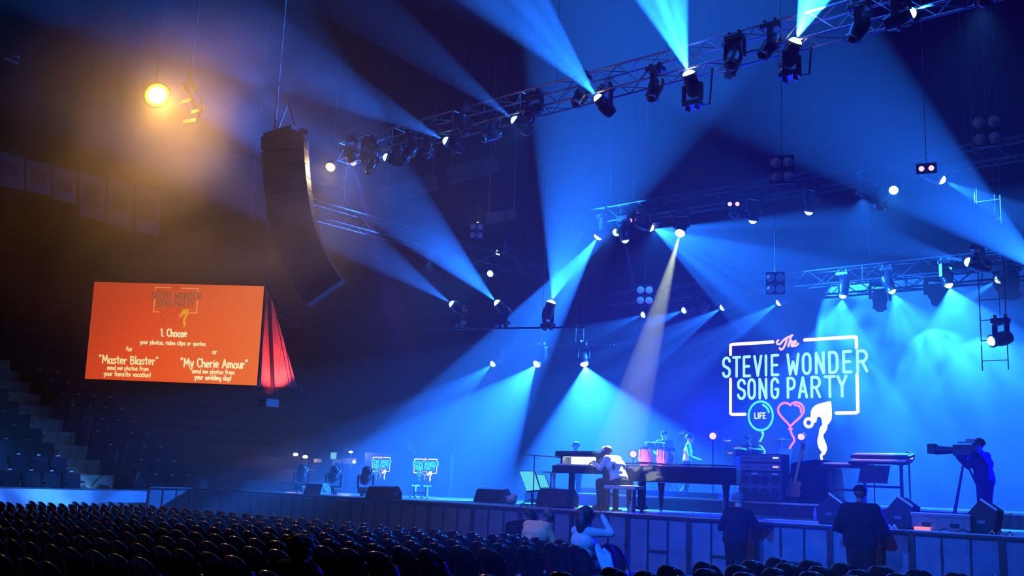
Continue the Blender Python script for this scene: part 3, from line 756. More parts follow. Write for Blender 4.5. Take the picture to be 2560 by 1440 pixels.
# ------------------------------------------------------------------ hanging loudspeaker column
M_cab = mat('speaker_cabinet_black', (0.02, 0.017, 0.016), 0.6)
M_grille = mat('speaker_grille', (0.012, 0.012, 0.012), 0.7, 0.3)
lc = [(703, 346), (703, 380), (705, 415), (708, 450), (712, 485), (717, 520), (724, 555), (733, 590), (744, 622), (757, 653), (772, 683), (790, 712), (806, 735)]
pts = [at_d(x + 10, y, 25.0 - 0.02 * k) for k, (x, y) in enumerate(lc)]
t = thing('line_array_speaker', 'tall curved column of black loudspeakers hanging right of the red screen', 'loudspeaker', pts[0])
fd = (pts[-1] - pts[-2]).normalized()
side = RIGHT_H.copy()
for k in range(len(pts) - 1):
    a, c = pts[k], pts[k + 1]
    z = (c - a).normalized(); y = z.cross(side).normalized(); x = y.cross(z)
    R = Matrix((x, y, z)).transposed()
    L = (c - a).length
    o = (a + c) / 2 - pts[0]
    cb = MB().box(o, (1.02, 0.62, L * 0.94), R).build('cabinet', M_cab, t, bevel=0.02)
    MB().box(o - R @ Vector((0, 0.315, 0)), (0.94, 0.02, L * 0.8), R).build('grille', M_grille, cb)
MB().box((0, 0, 0.12), (1.1, 0.5, 0.1)).tube([(-0.4, 0, 0.15), (0, 0, 0.9)], 0.02, 6).tube([(0.4, 0, 0.15), (0, 0, 0.9)], 0.02, 6).tube([(0, 0, 0.9), (0, 0, 16.9 - pts[0].z)], 0.005, 6).build('fly_bar', M_pipe, t)

# ------------------------------------------------------------------ orange side screen
TL, TR = at_d(237, 705, 27.2), at_d(661, 716, 26.6)
sn = (TR - TL); sn = Vector((sn.y, -sn.x, 0)).normalized()
if sn.dot(CAM - TL) < 0: sn = -sn
BR, BL = hit(643, 964, TL, sn), hit(213, 947, TL, sn)
t = thing('projection_screen', 'large glowing orange side screen with yellow lettering', 'screen', TL)
def bil(u, v): return (TL * (1 - u) + TR * u) * (1 - v) + (BL * (1 - u) + BR * u) * v
SCR_ROOT = TL.copy()
M_scr = bpy.data.materials.new('orange_screen_picture'); M_scr.use_nodes = True
nt = M_scr.node_tree; bs = nt.nodes['Principled BSDF']
bs.inputs['Base Color'].default_value = (0.03, 0.03, 0.03, 1); bs.inputs['Roughness'].default_value = 0.7
at_ = nt.nodes.new('ShaderNodeUVMap'); sp = nt.nodes.new('ShaderNodeSeparateXYZ'); rp = nt.nodes.new('ShaderNodeValToRGB')
rp.color_ramp.elements[0].color = (0.60, 0.055, 0.012, 1); rp.color_ramp.elements[0].position = 0.0
rp.color_ramp.elements[1].color = (0.89, 0.165, 0.03, 1); rp.color_ramp.elements[1].position = 1.0
e = rp.color_ramp.elements.new(0.3); e.color = (0.82, 0.075, 0.012, 1)
nt.links.new(at_.outputs[0], sp.inputs[0]); nt.links.new(sp.outputs[0], rp.inputs[0]); nt.links.new(rp.outputs[0], bs.inputs['Emission Color']); bs.inputs['Emission Strength'].default_value = 1.0
M_scr.cycles.emission_sampling = 'FRONT'
me = bpy.data.meshes.new('picture'); me.from_pydata([tuple(p - TL + sn * 0.02) for p in (TL, TR, BR, BL)], [], [(0, 3, 2, 1)]); uv = me.uv_layers.new(name='UVMap')
for li, c in zip(range(4), ((0, 1), (0, 0), (1, 0), (1, 1))): uv.data[li].uv = c
me.materials.append(M_scr); put('picture', me, t)
q = MB(); P = [TL, TR, BR, BL]; f = [p - TL for p in P]; bk = [p - sn * 0.06 for p in f]
q.add(f + bk, [(0, 1, 2, 3), (7, 6, 5, 4), (0, 4, 5, 1), (1, 5, 6, 2), (2, 6, 7, 3), (3, 7, 4, 0)]); q.build('backing', M_cloth, t)
b = MB()
for a, c in ((TL, TR), (TR, BR), (BR, BL), (BL, TL)): b.tube([a - TL - sn * 0.05, c - TL - sn * 0.05], 0.05, 6)
b.build('frame', M_pipe, t)
for p in (TL.lerp(TR, 0.12), TL.lerp(TR, 0.88)):
    q = p - TL; MB().tube([q - sn * 0.05, Vector((q.x, q.y, 16.9 - TL.z)) - sn * 0.05], 0.008, 5).build('hanging_cable', M_pipe, t)
SCR = t
# black masking drape behind, catching the red spill of the rear projector
M_drape = mat('pale_grey_drape', (0.5, 0.42, 0.42), 0.9)
dp = at_d(700, 900, 28.6)
cs = [(664, 720), (672, 722), (744, 972), (652, 972)]
P = [hit(x, y, dp, sn) for x, y in cs]
t = thing('projector_drape', 'narrow grey drape hanging right of the orange screen, red at its foot', 'drape', P[3])
n_ = 16
vs, fs = [], []
for j in range(2):
    for i in range(n_ + 1):
        for v in range(7):
            u = i / n_; w = v / 6
            p = (P[0] * (1 - u) + P[1] * u) * (1 - w) + (P[3] * (1 - u) + P[2] * u) * w
            vs.append(p - P[3] + sn * (0.015 * math.sin(i * 1.9) * w + (-0.02 if j else 0)))
S_ = (n_ + 1) * 7
for i in range(n_):
    for v in range(6):
        a = i * 7 + v; fs.append((a, a + 1, a + 8, a + 7)); fs.append((S_ + a, S_ + a + 7, S_ + a + 8, S_ + a + 1))
MB().add(vs, fs).build('fabric', M_drape, t, True)
for (x0, x1, w, xt) in ((681, 680, .045, 672), (726, 724, .01, 690)):
    a = hit(xt, 790 if w < .02 else 745, dp + sn * 0.1, sn); c = hit(x0, 974, dp + sn * 0.1, sn)
    MB().tube([a - P[3], c - P[3]], w, 6).build('cable', M_pipe, t)
MB().tube([P[3] - P[3] - RIGHT_H * .1, P[2] - P[3] + RIGHT_H * .1], 0.04, 6).build('bottom_bar', M_pipe, t)
MB().tube([P[0] - P[3], Vector((P[0] - P[3]).to_tuple()[:2] + (16.9 - P[3].z,))], 0.006, 5).build('hanging_cable', M_pipe, t)
l = bpy.data.lights.new('projector_spill', 'SPOT'); l.energy = 420; l.color = (1.0, 0.06, 0.05); l.spot_size = 1.5; l.spot_blend = 0.7; l.shadow_soft_size = 0.05
lo = bpy.data.objects.new('projector_spill', l); COL.objects.link(lo)
lo.location = (P[3] + P[2]) / 2 + sn * 0.75 - Vector((0, 0, 0.25)); lo.rotation_euler = ((P[3] + P[2]) / 2 * 0.6 + (P[0] + P[1]) / 2 * 0.4 - lo.location).to_track_quat('-Z', 'Y').to_euler()
t = thing('projector', 'dark rear projector under the red-lit drape', 'projector', lo.location - Vector((0, 0, 0.2)))
MB().box((0, 0, 0), (0.4, 0.4, 0.2)).tube([(0.15, 0.15, 0.1), (0.15, 0.15, 16.9 - t.location.z)], 0.004, 5).build('case', M_black, t)
# curved tube standing in for a lit loudspeaker edge beside the speaker column
ar = [(657, 668), (664, 700), (676, 730), (692, 760), (712, 787), (744, 814)]
pp = [at_d(x, y, 24.4) for x, y in ar]
t = thing('lit_edge_arc', 'thick curved tube standing in for a lit loudspeaker edge between the orange screen and the speaker column', 'cable', pp[0])
MB().tube([p - pp[0] for p in pp], 0.055, 8).tube([(0, 0, 0), (0, 0, 16.9 - pp[0].z)], 0.03, 6).build('arc_tube', mat('edge_arc_tone', (0.14, 0.11, 0.1), 0.6), t, True)

# ------------------------------------------------------------------ lettering: round-ended strokes laid flat on a screen
def arc(cx, cy, rx, ry, a0, a1, n=10):
    return [(cx + rx * math.cos(math.radians(a0 + (a1 - a0) * k / n)), cy + ry * math.sin(math.radians(a0 + (a1 - a0) * k / n))) for k in range(n + 1)]
CAPS = {
 'S': [[(1, .80)] + arc(.5, .77, .5, .23, 10, 170, 8) + [(0.02, .68), (.12, .58), (.88, .42), (.98, .32)] + arc(.5, .23, .5, .23, -10, -170, 8) + [(0, .2)]],
 'T': [[(0, 1), (1, 1)], [(.5, 1), (.5, 0)]],
 'E': [[(1, 1), (0, 1), (0, 0), (1, 0)], [(0, .5), (.85, .5)]],
 'V': [[(0, 1), (.5, 0), (1, 1)]],
 'I': [[(.5, 1), (.5, 0)]],
 'W': [[(0, 1), (.22, 0), (.5, .62), (.78, 0), (1, 1)]],
 'O': [arc(.5, .72, .5, .28, 0, 180, 8) + arc(.5, .28, .5, .28, 180, 360, 8) + [(1, .72)]],
 'N': [[(0, 0), (0, 1), (1, 0), (1, 1)]],
 'D': [[(0, 0), (0, 1), (.45, 1)] + arc(.5, .7, .5, .3, 90, 0, 6) + arc(.5, .3, .5, .3, 0, -90, 6) + [(0, 0)]],
 'R': [[(0, 0), (0, 1), (.5, 1)] + arc(.5, .74, .5, .26, 90, -90, 8) + [(0, .48)], [(.5, .48), (1, 0)]],
 'G': [[(1, .8)] + arc(.5, .73, .5, .27, 15, 180, 8) + arc(.5, .27, .5, .27, 180, 360, 8) + [(1, .45), (.6, .45)]],
 'P': [[(0, 0), (0, 1), (.5, 1)] + arc(.5, .72, .5, .28, 90, -90, 8) + [(0, .44)]],
 'A': [[(0, 0), (.5, 1), (1, 0)], [(.2, .3), (.8, .3)]],
 'Y': [[(0, 1), (.5, .5), (1, 1)], [(.5, .5), (.5, 0)]],
 'L': [[(0, 1), (0, 0), (1, 0)]],
 'F': [[(1, 1), (0, 1), (0, 0)], [(0, .5), (.8, .5)]],
}
# marker-pen letters: (width, strokes), x-height .62, capitals 1
HAND = {
 'a': (.5, [arc(.22, .3, .22, .3, 60, 360, 10) + [(.44, .55)], [(.45, .58), (.44, .12), (.5, 0)]]),
 'c': (.42, [arc(.22, .3, .22, .3, 50, 310, 10)]),
 'd': (.48, [arc(.22, .28, .22, .28, 40, 360, 10), [(.44, 1), (.45, 0)]]),
 'e': (.46, [[(.02, .3), (.42, .36)] + arc(.22, .33, .21, .29, 5, 300, 10)]),
 'f': (.36, [[(.4, .92), (.28, 1), (.16, .88), (.15, 0)], [(0, .56), (.36, .58)]]),
 'g': (.48, [arc(.22, .32, .22, .28, 40, 360, 10), [(.44, .58), (.45, -.15), (.3, -.32), (.06, -.26)]]),
 'h': (.46, [[(.02, 1), (.02, 0)], [(.02, .4), (.2, .6), (.38, .5), (.42, 0)]]),
 'i': (.14, [[(.06, .58), (.07, 0)], [(.07, .82), (.07, .85)]]),
 'l': (.14, [[(.06, 1), (.08, 0)]]),
 'm': (.72, [[(.02, .6), (.04, 0)], [(.04, .4), (.18, .6), (.3, .5), (.34, .05)], [(.34, .4), (.5, .6), (.62, .5), (.66, 0)]]),
 'n': (.46, [[(.02, .6), (.03, 0)], [(.03, .4), (.2, .6), (.36, .52), (.42, 0)]]),
 'o': (.48, [arc(.23, .3, .23, .3, 80, 440, 12)]),
 'p': (.48, [[(.02, .6), (.03, -.34)], arc(.24, .32, .22, .28, 150, -160, 10)]),
 'q': (.48, [arc(.22, .32, .22, .28, 40, 360, 10), [(.44, .6), (.45, -.34)]]),
 'r': (.38, [[(.02, .6), (.04, 0)], [(.04, .36), (.16, .56), (.34, .56)]]),
 's': (.40, [[(.38, .52), (.24, .61), (.06, .54), (.06, .4), (.34, .24), (.36, .08), (.2, 0), (.0, .06)]]),
 't': (.38, [[(.18, .9), (.17, .1), (.3, 0)], [(0, .6), (.36, .62)]]),
 'u': (.46, [[(.02, .6), (.04, .14), (.18, 0), (.36, .1), (.42, .6)], [(.42, .4), (.45, 0)]]),
 'v': (.44, [[(0, .6), (.2, 0), (.42, .62)]]),
 'w': (.66, [[(0, .6), (.16, 0), (.32, .5), (.48, 0), (.64, .62)]]),
 'y': (.46, [[(0, .6), (.2, .06)], [(.44, .62), (.16, -.3), (.0, -.34)]]),
 'C': (.58, [arc(.32, .5, .3, .5, 50, 310, 12)]),
 'M': (.82, [[(0, 0), (.12, 1), (.4, .3), (.66, 1), (.8, 0)]]),
 'B': (.58, [[(.04, 0), (.02, 1)], [(.02, .98), (.4, .95), (.46, .72), (.08, .52)], [(.08, .52), (.5, .46), (.54, .12), (.04, 0)]]),
 'A': (.7, [[(0, 0), (.34, 1), (.66, 0)], [(.12, .36), (.54, .38)]]),
 '1': (.24, [[(0, .8), (.14, 1), (.14, 0)]]),
 '0': (.5, [arc(.24, .5, .24, .5, 90, 450, 14)]), '2': (.5, [[(.02, .78)] + arc(.24, .74, .22, .26, 160, -20, 8) + [(.0, 0), (.46, 0)]]),
 '.': (.14, [[(.06, .02), (.06, .04)]]), ',': (.16, [[(.1, .06), (.02, -.14)]]), '!': (.2, [[(.1, 1), (.08, .28)], [(.08, .03), (.08, .05)]]),
 '"': (.34, [[(.1, 1), (.04, .86)], [(.26, 1), (.2, .86)]]), ' ': (.3, []),
}
def ribbon(mb, pts, w, place, n=5):
    """a flat round-ended stroke; place(x, y) gives the point in space"""
    P = [Vector(p) for p in pts]
    P = [P[0]] + [b for a, b in zip(P, P[1:]) if (b - a).length > 1e-5]
    h = w / 2
    if len(P) == 1: P.append(P[0] + Vector((1e-3, 0)))
    for i in range(len(P) - 1):
        a, b = P[i], P[i + 1]
        t = (b - a).normalized(); nn = Vector((-t.y, t.x))
        an = math.atan2(nn.y, nn.x)
        ring = [a + Vector((math.cos(an + math.pi * k / n), math.sin(an + math.pi * k / n))) * h for k in range(n + 1)]
        ring += [b + Vector((math.cos(an + math.pi + math.pi * k / n), math.sin(an + math.pi + math.pi * k / n))) * h for k in range(n + 1)]
        mb.add([place(q.x, q.y) for q in ring], [tuple(range(len(ring)))])
def smooth(pts, n=2, closed=False):
    for _ in range(n):
        q = [] if closed else [pts[0]]
        m = len(pts)
        for i in range(m if closed else m - 1):
            a, b = pts[i], pts[(i + 1) % m]
            q += [(a[0] * .75 + b[0] * .25, a[1] * .75 + b[1] * .25), (a[0] * .25 + b[0] * .75, a[1] * .25 + b[1] * .75)]
        pts = q if closed else q + [pts[-1]]
    return pts
def caps_row(mb, items, v0, v1, w, place):
    """items: (letter, centre x, width); y grows downward in logo space"""
    for ch, cx, lw in items:
        for st in CAPS[ch]:
            ribbon(mb, [(cx + (x - .5) * lw, v1 + (v0 - v1) * y) for x, y in st], w, place)
def hand(mb, text, x0, x1, base, h, w, place, seed=0):
    rnd = random.Random(seed)
    tot = sum(HAND[c][0] + .13 for c in text) - .13
    k = (x1 - x0) / tot
    x = x0
    for c in text:
        cw, st = HAND[c]
        j = rnd.uniform(-.03, .03) * h
        for s in st:
            ribbon(mb, [(x + px * k, base + j - py * h) for px, py in s], w, place)
        x += (cw + .13) * k

# the neon logo, in units of its frame: x 0..1 to the right, y 0..1 down
def zx(x): return (x - 275) / 1250
ROW1 = [('S', 225, 92), ('T', 335, 92), ('E', 445, 84), ('V', 560, 92), ('I', 645, 10), ('E', 738, 84), ('W', 920, 128), ('O', 1055, 92), ('N', 1183, 92), ('D', 1312, 94), ('E', 1442, 88), ('R', 1580, 106)]
ROW2 = [('S', 387, 92), ('O', 495, 86), ('N', 612, 88), ('G', 735, 86), ('P', 900, 88), ('A', 1015, 96), ('R', 1140, 98), ('T', 1275, 112), ('Y', 1390, 100)]
LIFE = [('L', 537, 22), ('I', 563, 4), ('F', 591, 22), ('E', 625, 22)]
def logo(mk, place, A, glowmats, thin=1.0):
    """A = height / width of the frame; strokes are drawn in x-units"""
    pl = lambda x, y: place(x, y / A)          # inside, y is in x-units
    W = 0.0215 * thin
    def row(r): return [(c, zx(x), max(lw - 22, 4) / 1250) for c, x, lw in r]
    b = MB()
    for pts in ([(-.005, .145), (-.005, .01), (.01, 0), (.355, 0)], [(.61, 0), (.99, 0), (1.005, .01), (1.005, .145)], [(-.005, .50), (-.005, .985), (.01, 1), (.12, 1)], [(1.005, .50), (1.005, .985), (.99, 1), (.845, 1)]):
        ribbon(b, [(x, y * A) for x, y in pts], W * 1.15, pl)
    mk('neon_frame', b, glowmats[0])
    b = MB()
    caps_row(b, row(ROW1), .19 * A, .462 * A, W, pl); caps_row(b, row(ROW2), .515 * A, .78 * A, W, pl)
    mk('neon_lettering', b, glowmats[1])
    b = MB()
    for pts in ([(.40, -.02), (.385, .0), (.39, .035), (.415, .04), (.43, .0), (.46, -.04), (.515, -.075)], [(.475, -.055), (.455, .05), (.435, .11), (.415, .115), (.41, .09)], [(.505, -.075), (.48, .075)], [(.48, .05), (.50, .0), (.512, .01), (.503, .075), (.518, .075)], [(.522, .05), (.545, .02), (.535, .0), (.52, .03), (.522, .07), (.54, .075), (.56, .045)]):
        ribbon(b, smooth([(x, y * A) for x, y in pts]), W * .75, pl)
    mk('neon_script', b, glowmats[2])
    b = MB()
    ribbon(b, [(x, y) for x, y in arc(.25, 1.025 * A, .1, .2 * A, 90, 450, 28)], W * .8, pl)
    ribbon(b, arc(.25, 1.025 * A, .072, .155 * A, -75, -20, 6), W * .8, pl)
    ribbon(b, [(.262, 1.235 * A), (.275, 1.265 * A), (.258, 1.265 * A), (.265, 1.235 * A)], W * .5, pl)
    ribbon(b, [(.27, 1.265 * A), (.268, 1.30 * A), (.25, 1.36 * A), (.237, 1.395 * A)], W * .8, pl)
    ribbon(b, smooth([(.24, 1.43 * A), (.262, 1.455 * A), (.285, 1.51 * A), (.278, 1.57 * A), (.265, 1.61 * A)]), W * .7, pl)
    mk('neon_balloon', b, glowmats[3])
    b = MB()
    caps_row(b, [(c, zx(x), lw / 1250) for c, x, lw in LIFE], .985 * A, 1.06 * A, W * .42, pl)
    mk('balloon_lettering', b, glowmats[5])
    b = MB()
    hp = [(.49, .885), (.47, .855), (.44, .85), (.405, .88), (.39, .94), (.40, 1.0), (.44, 1.08), (.47, 1.13), (.49, 1.175), (.52, 1.12), (.57, 1.05), (.597, .98), (.597, .92), (.575, .865), (.54, .845), (.51, .855), (.49, .885)]
    ribbon(b, smooth([(x, y * A) for x, y in hp]), W * .8, pl)
    ribbon(b, [(.525, .885 * A), (.56, .895 * A), (.575, .94 * A), (.573, .98 * A)], W * .7, pl)
    ribbon(b, [(.49, 1.175 * A), (.505, 1.21 * A), (.475, 1.21 * A), (.49, 1.175 * A)], W * .5, pl)
    ribbon(b, smooth([(.49, 1.21 * A), (.50, 1.28 * A), (.522, 1.34 * A), (.515, 1.39 * A), (.49, 1.44 * A), (.475, 1.51 * A)]), W * .8, pl)
    mk('neon_heart', b, glowmats[4])
    b = MB()
    for poly in ([(.65, .90), (.80, .835), (.81, .85), (.815, 1.07), (.79, 1.14), (.77, 1.17), (.735, 1.17), (.735, 1.06), (.70, 1.04), (.695, 1.13), (.65, 1.13)],
                 [(.735, 1.15), (.785, 1.15), (.765, 1.25), (.74, 1.29), (.76, 1.38), (.775, 1.45), (.765, 1.52), (.74, 1.57), (.735, 1.52), (.705, 1.46), (.695, 1.36), (.71, 1.28), (.715, 1.2)],):
        poly = smooth(poly, 2, True); b.add([pl(x, y * A) for x, y in poly], [tuple(range(len(poly)))])
    ribbon(b, arc(.634, 1.125 * A, .03, .055 * A, 0, 360, 14), W * 1.1, pl)
    ribbon(b, [(.75, 1.5 * A), (.725, 1.56 * A), (.73, 1.61 * A)], W * .9, pl)
    mk('neon_note', b, glowmats[6])

G_FRAME = glow('neon_cream', (1.0, 0.80, 0.68), 1.5)
G_TEAL = glow('neon_teal', (0.42, 0.95, 1.0), 1.15)
G_PINK = glow('neon_pink', (1.0, 0.55, 0.75), 1.2)
G_GREEN = glow('neon_green', (0.10, 0.9, 0.42), 1.1)
G_RED = glow('neon_red', (1.0, 0.2, 0.22), 1.2)
G_WHITEG = glow('neon_mint', (0.75, 1.0, 0.9), 1.3)
G_YEL = glow('neon_yellow', (1.0, 0.93, 0.6), 1.2)

# the big video wall
VY = 27.4
M_led = mat('dark_led_tiles', (0.006, 0.007, 0.01), 0.5, var=0.1)
t = thing('video_wall', 'wide dark video wall upstage showing the big neon sign', 'screen', (-12.2, VY + 0.11, 1.48))
MB().box((0, 0, 3.05), (13.2, 0.2, 5.9)).build('screen', M_led, t)
MB().box((0, 0.05, 0.05), (13.4, 0.4, 0.1)).build('base_rail', M_pipe, t)
A0 = [at_y(x, y, VY) for x, y in ((1829, 861), (2141, 842), (1826, 1035), (2141, 1033))]
lx0, lx1 = (A0[0].x + A0[2].x) / 2, (A0[1].x + A0[3].x) / 2
lz0, lz1 = (A0[0].z + A0[1].z) / 2, (A0[2].z + A0[3].z) / 2
o = t.location
def place_big(x, y): return Vector((lx0 + (lx1 - lx0) * x, VY + 0.002, lz0 + (lz1 - lz0) * y)) - o
logo(lambda n, b, m: b.build(n, m, t), place_big, (lz0 - lz1) / (lx1 - lx0), [G_FRAME, G_TEAL, G_PINK, G_GREEN, G_RED, G_WHITEG, G_YEL])

# the two small led panels at the front of the riser at stage left
S_FRAME = glow('small_cream', (1.0, 0.82, 0.42), 1.5)
S_TEAL = glow('small_teal', (0.06, 0.75, 0.72), 1.4)
S_PINK = glow('small_pink', (0.95, 0.45, 0.62), 1.4)
S_GREEN = glow('small_green', (0.05, 0.6, 0.28), 1.4)
S_RED = glow('small_red', (0.85, 0.3, 0.32), 1.3)
S_WH = glow('small_mint', (0.4, 0.9, 0.6), 1.3)
S_YEL = glow('small_yellow', (1.0, 0.92, 0.4), 1.5)
M_led2 = mat('teal_black_led', (0.005, 0.012, 0.016), 0.5)
for (x0, y0, x1, y1, fx0, fy0, fx1, fy1, lab) in ((912, 1132, 1002, 1216, 932, 1143, 974.5, 1177.5, 'smaller dark led panel with the neon logo, left of its pair on the stage'), (1004, 1134, 1127, 1219, 1036, 1147.5, 1092, 1182, 'larger dark led panel with the neon logo under the person in a flat hat')):
    yy = 22.6 if x0 < 950 else 22.75
    P = [at_y(x, y, yy) for x, y in ((x0, y0), (x1, y0), (x1, y1), (x0, y1))]
    xa, xb, zt, zb = P[0].x, P[1].x, (P[0].z + P[1].z) / 2, (P[2].z + P[3].z) / 2
    t = thing('led_panel', lab, 'screen', ((xa + xb) / 2, yy, 1.18))
    o = t.location.copy()
    MB().box((0, 0.08, (zt + zb) / 2 - o.z), (xb - xa, 0.12, zt - zb)).build('screen', M_led2, t)
    MB().box((0, 0.1, (zb - o.z) / 2), (xb - xa - 0.1, 0.1, zb - o.z)).build('base', M_black, t)
    F = [at_y(x, y, yy) for x, y in ((fx0, fy0), (fx1, fy0 + 1), (fx1, fy1 + 1), (fx0, fy1))]
    def place_s(x, y, F=F, o=o, yy=yy): return Vector((F[0].x + (F[1].x - F[0].x) * x, yy + .01, (F[0].z + F[1].z) / 2 + ((F[2].z + F[3].z) / 2 - (F[0].z + F[1].z) / 2) * y)) - o
    logo(lambda n, b, m: b.build(n, m, t), place_s, (F[0].z - F[3].z) / (F[1].x - F[0].x), [S_FRAME, S_TEAL, S_PINK, S_GREEN, S_RED, S_WH, S_YEL], 1.15)

# lettering on the orange side screen; zoomed-photo coordinates turned into screen u, v
def suv(x, y):
    for _ in range(3):
        yt = 28 + (x - 95) * 60 / 2177; yb = 1275 + (x + 35) * 85 / 2210
        v = (y - yt) / (yb - yt)
        xl = 95 - 130 * v; xr = 2272 - 97 * v
        u = (x - xl) / (xr - xl)
    return u, v
def place_scr(x, y):
    u, v = suv(x, y)
    return bil(u, v) - SCR_ROOT + sn * 0.035
IM_Y = glow('screen_yellow_text', (1.0, 0.80, 0.36), 0.95)
IM_Y2 = glow('screen_pale_text', (1.0, 0.88, 0.48), 1.0)
def line(text, x0, x1, base, h, w, seed, m, slope=0.0325):
    xm = (x0 + x1) / 2; b = MB()
    hand(b, text, x0, x1, base, h, w, lambda x, y: place_scr(x, y + (x - xm) * slope), seed)
    b.build('text_line', m, SCR)
line('1. Choose', 962, 1292, 740, 92, 17, 1, IM_Y2); line('your photos, video clips or quotes', 690, 1530, 846, 54, 10, 2, IM_Y2)
line('for', 512, 592, 925, 56, 11, 3, IM_Y); line('"Master Blaster"', 160, 925, 1090, 100, 17, 4, IM_Y); line('send me photos from', 262, 798, 1168, 54, 11, 5, IM_Y); line('your favorite vacation!', 220, 828, 1246, 58, 11, 6, IM_Y)
line('or', 1620, 1676, 964, 64, 11, 7, IM_Y2); line('"My Cherie Amour"', 1215, 2065, 1134, 104, 18, 8, IM_Y2); line('send me photos from', 1358, 1895, 1213, 54, 11, 9, IM_Y2); line('your wedding day!', 1390, 1855, 1290, 60, 12, 10, IM_Y2)
I_FR = glow('screen_logo_orange', (1.0, 0.42, 0.12), 1.0)
I_TL = glow('screen_logo_grey', (0.17, 0.13, 0.07), 0.95)
I_PK = glow('screen_logo_red', (0.85, 0.03, 0.035), 0.9)
I_GR = glow('screen_logo_rust', (0.62, 0.075, 0.012), 0.95)
I_YL = glow('screen_logo_gold', (0.95, 0.42, 0.02), 0.95)
I_HR = glow('screen_logo_heart', (0.84, 0.055, 0.022), 0.95)
def place_im(x, y):
    X = 893 + (1440 - 893) * x - 24 * y; Y = 103 + (x * 16) + y * (420 - 103)
    return place_scr(X, Y)
logo(lambda n, b, m: b.build(n.replace('neon', 'logo'), m, SCR), place_im, 0.57, [I_FR, I_TL, I_PK, I_GR, I_HR, I_GR, I_YL], 0.85)

# number on the section sign
t, P, nn = SIGN
b = MB()
def place_sg(x, y):
    return (P[0] * (1 - x) + P[1] * x) * (1 - y) + (P[3] * (1 - x) + P[2] * x) * y - P[3] + nn * 0.012
hand(b, '102', 0.27, 0.75, 0.68, 0.36, 0.06, place_sg, 3)
b.build('number', mat('dark_blue_number', (0.03, 0.035, 0.07), 0.7), t)

# ------------------------------------------------------------------ stage equipment
def S(px, py): return at_z(px, py, SZ)
RISER_Z, RY0 = 1.48, 21.6
t = thing('stage_riser', 'low black riser under the drums and bass amplifiers', 'riser', (-11.8, RY0, SZ))
MB().box((0, 2.6, 0.15), (12.6, 5.2, 0.3)).build('platform', M_deck, t)
MB().box((0, -0.015, 0.28), (12.6, 0.03, 0.04)).build('edge_strip', M_edge, t)
M_gloss = mat('piano_black', (0.006, 0.006, 0.008), 0.08, coat=0.6)
M_key = mat('ivory_keys', (0.8, 0.8, 0.78), 0.35, var=0.03)
M_chrome = mat('chrome', (0.6, 0.6, 0.62), 0.12, 1.0)
M_brass = mat('brass', (0.75, 0.5, 0.15), 0.2, 1.0)
M_paper = mat('white_paper', (0.8, 0.82, 0.85), 0.8, var=0.03)
M_redfin = mat('orange_conga_shell', (0.55, 0.2, 0.12), 0.3, var=0.2)
M_head = mat('drum_skin', (0.75, 0.74, 0.7), 0.6, var=0.05)
M_tolex = mat('amp_tolex', (0.015, 0.015, 0.02), 0.7)
M_ampg = mat('amp_grille_cloth', (0.10, 0.10, 0.13), 0.8, scale=40)

def atp(px, py, y, z): v = at_y(px, py, y); v.z = z; return v
# --- grand piano
pp = S(1722, 1284)
t = thing('grand_piano', 'long closed black grand piano in the middle of the stage', 'piano', (-11.75, 19.4, SZ))
PX_ = .92
out = [(x_ * .92, y_) for x_, y_ in [(-1.35, -0.72), (1.0, -0.72), (1.28, -0.6), (1.4, -0.3), (1.35, 0.0), (1.1, 0.25), (0.6, 0.38), (0.1, 0.55), (-0.3, 0.74), (-0.7, 0.8), (-1.35, 0.8)]]
MB().prism(out, 0.62, 0.96).build('case', M_gloss, t, bevel=0.02)
MB().prism([(x * 1.01 - .005, y * 1.015) for x, y in out], 0.985, 1.01).build('lid', M_gloss, t, bevel=0.008)
MB().box((-1.36, 0.04, 0.68), (0.26, 1.5, 0.12)).build('key_bed', M_gloss, t, bevel=0.01)
b = MB()
for k in range(36): b.box((-1.38, -0.64 + k * 0.0378, 0.755), (0.15, 0.034, 0.02))
b.build('keyboard', M_key, t)
for (x, y) in ((-1.1, -0.6), (-1.1, 0.66), (1.0, -0.2)):
    MB().lathe([(0.035, 0.05), (0.05, 0.1), (0.06, 0.4), (0.085, 0.62)], 10, Matrix.Translation((x, y, 0))).lathe([(0.03, 0.0), (0.035, 0.05)], 8, Matrix.Translation((x, y, 0))).build('leg', M_gloss, t, True)
MB().box((-1.2, 0.04, 0.32), (0.06, 0.24, 0.6)).box((-1.25, 0.04, 0.07), (0.22, 0.3, 0.07)).build('pedal_lyre', M_gloss, t, bevel=0.01)
MB().box((-0.98, 0.04, 1.03), (0.1, 0.9, 0.03)).build('music_ledge', M_gloss, t)
# --- piano bench
pb = S(1575, 1281)
t = thing('piano_bench', 'black bench with a lit top under the pianist, its right half free', 'bench', (-12.40, 17.97, SZ))
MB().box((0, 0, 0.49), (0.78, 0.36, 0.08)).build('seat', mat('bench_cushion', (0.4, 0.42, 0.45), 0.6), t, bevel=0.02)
for x in (-0.34, 0.34):
    for y in (-0.14, 0.14): MB().box((x, y, 0.23), (0.05, 0.05, 0.46)).build('leg', M_black, t)

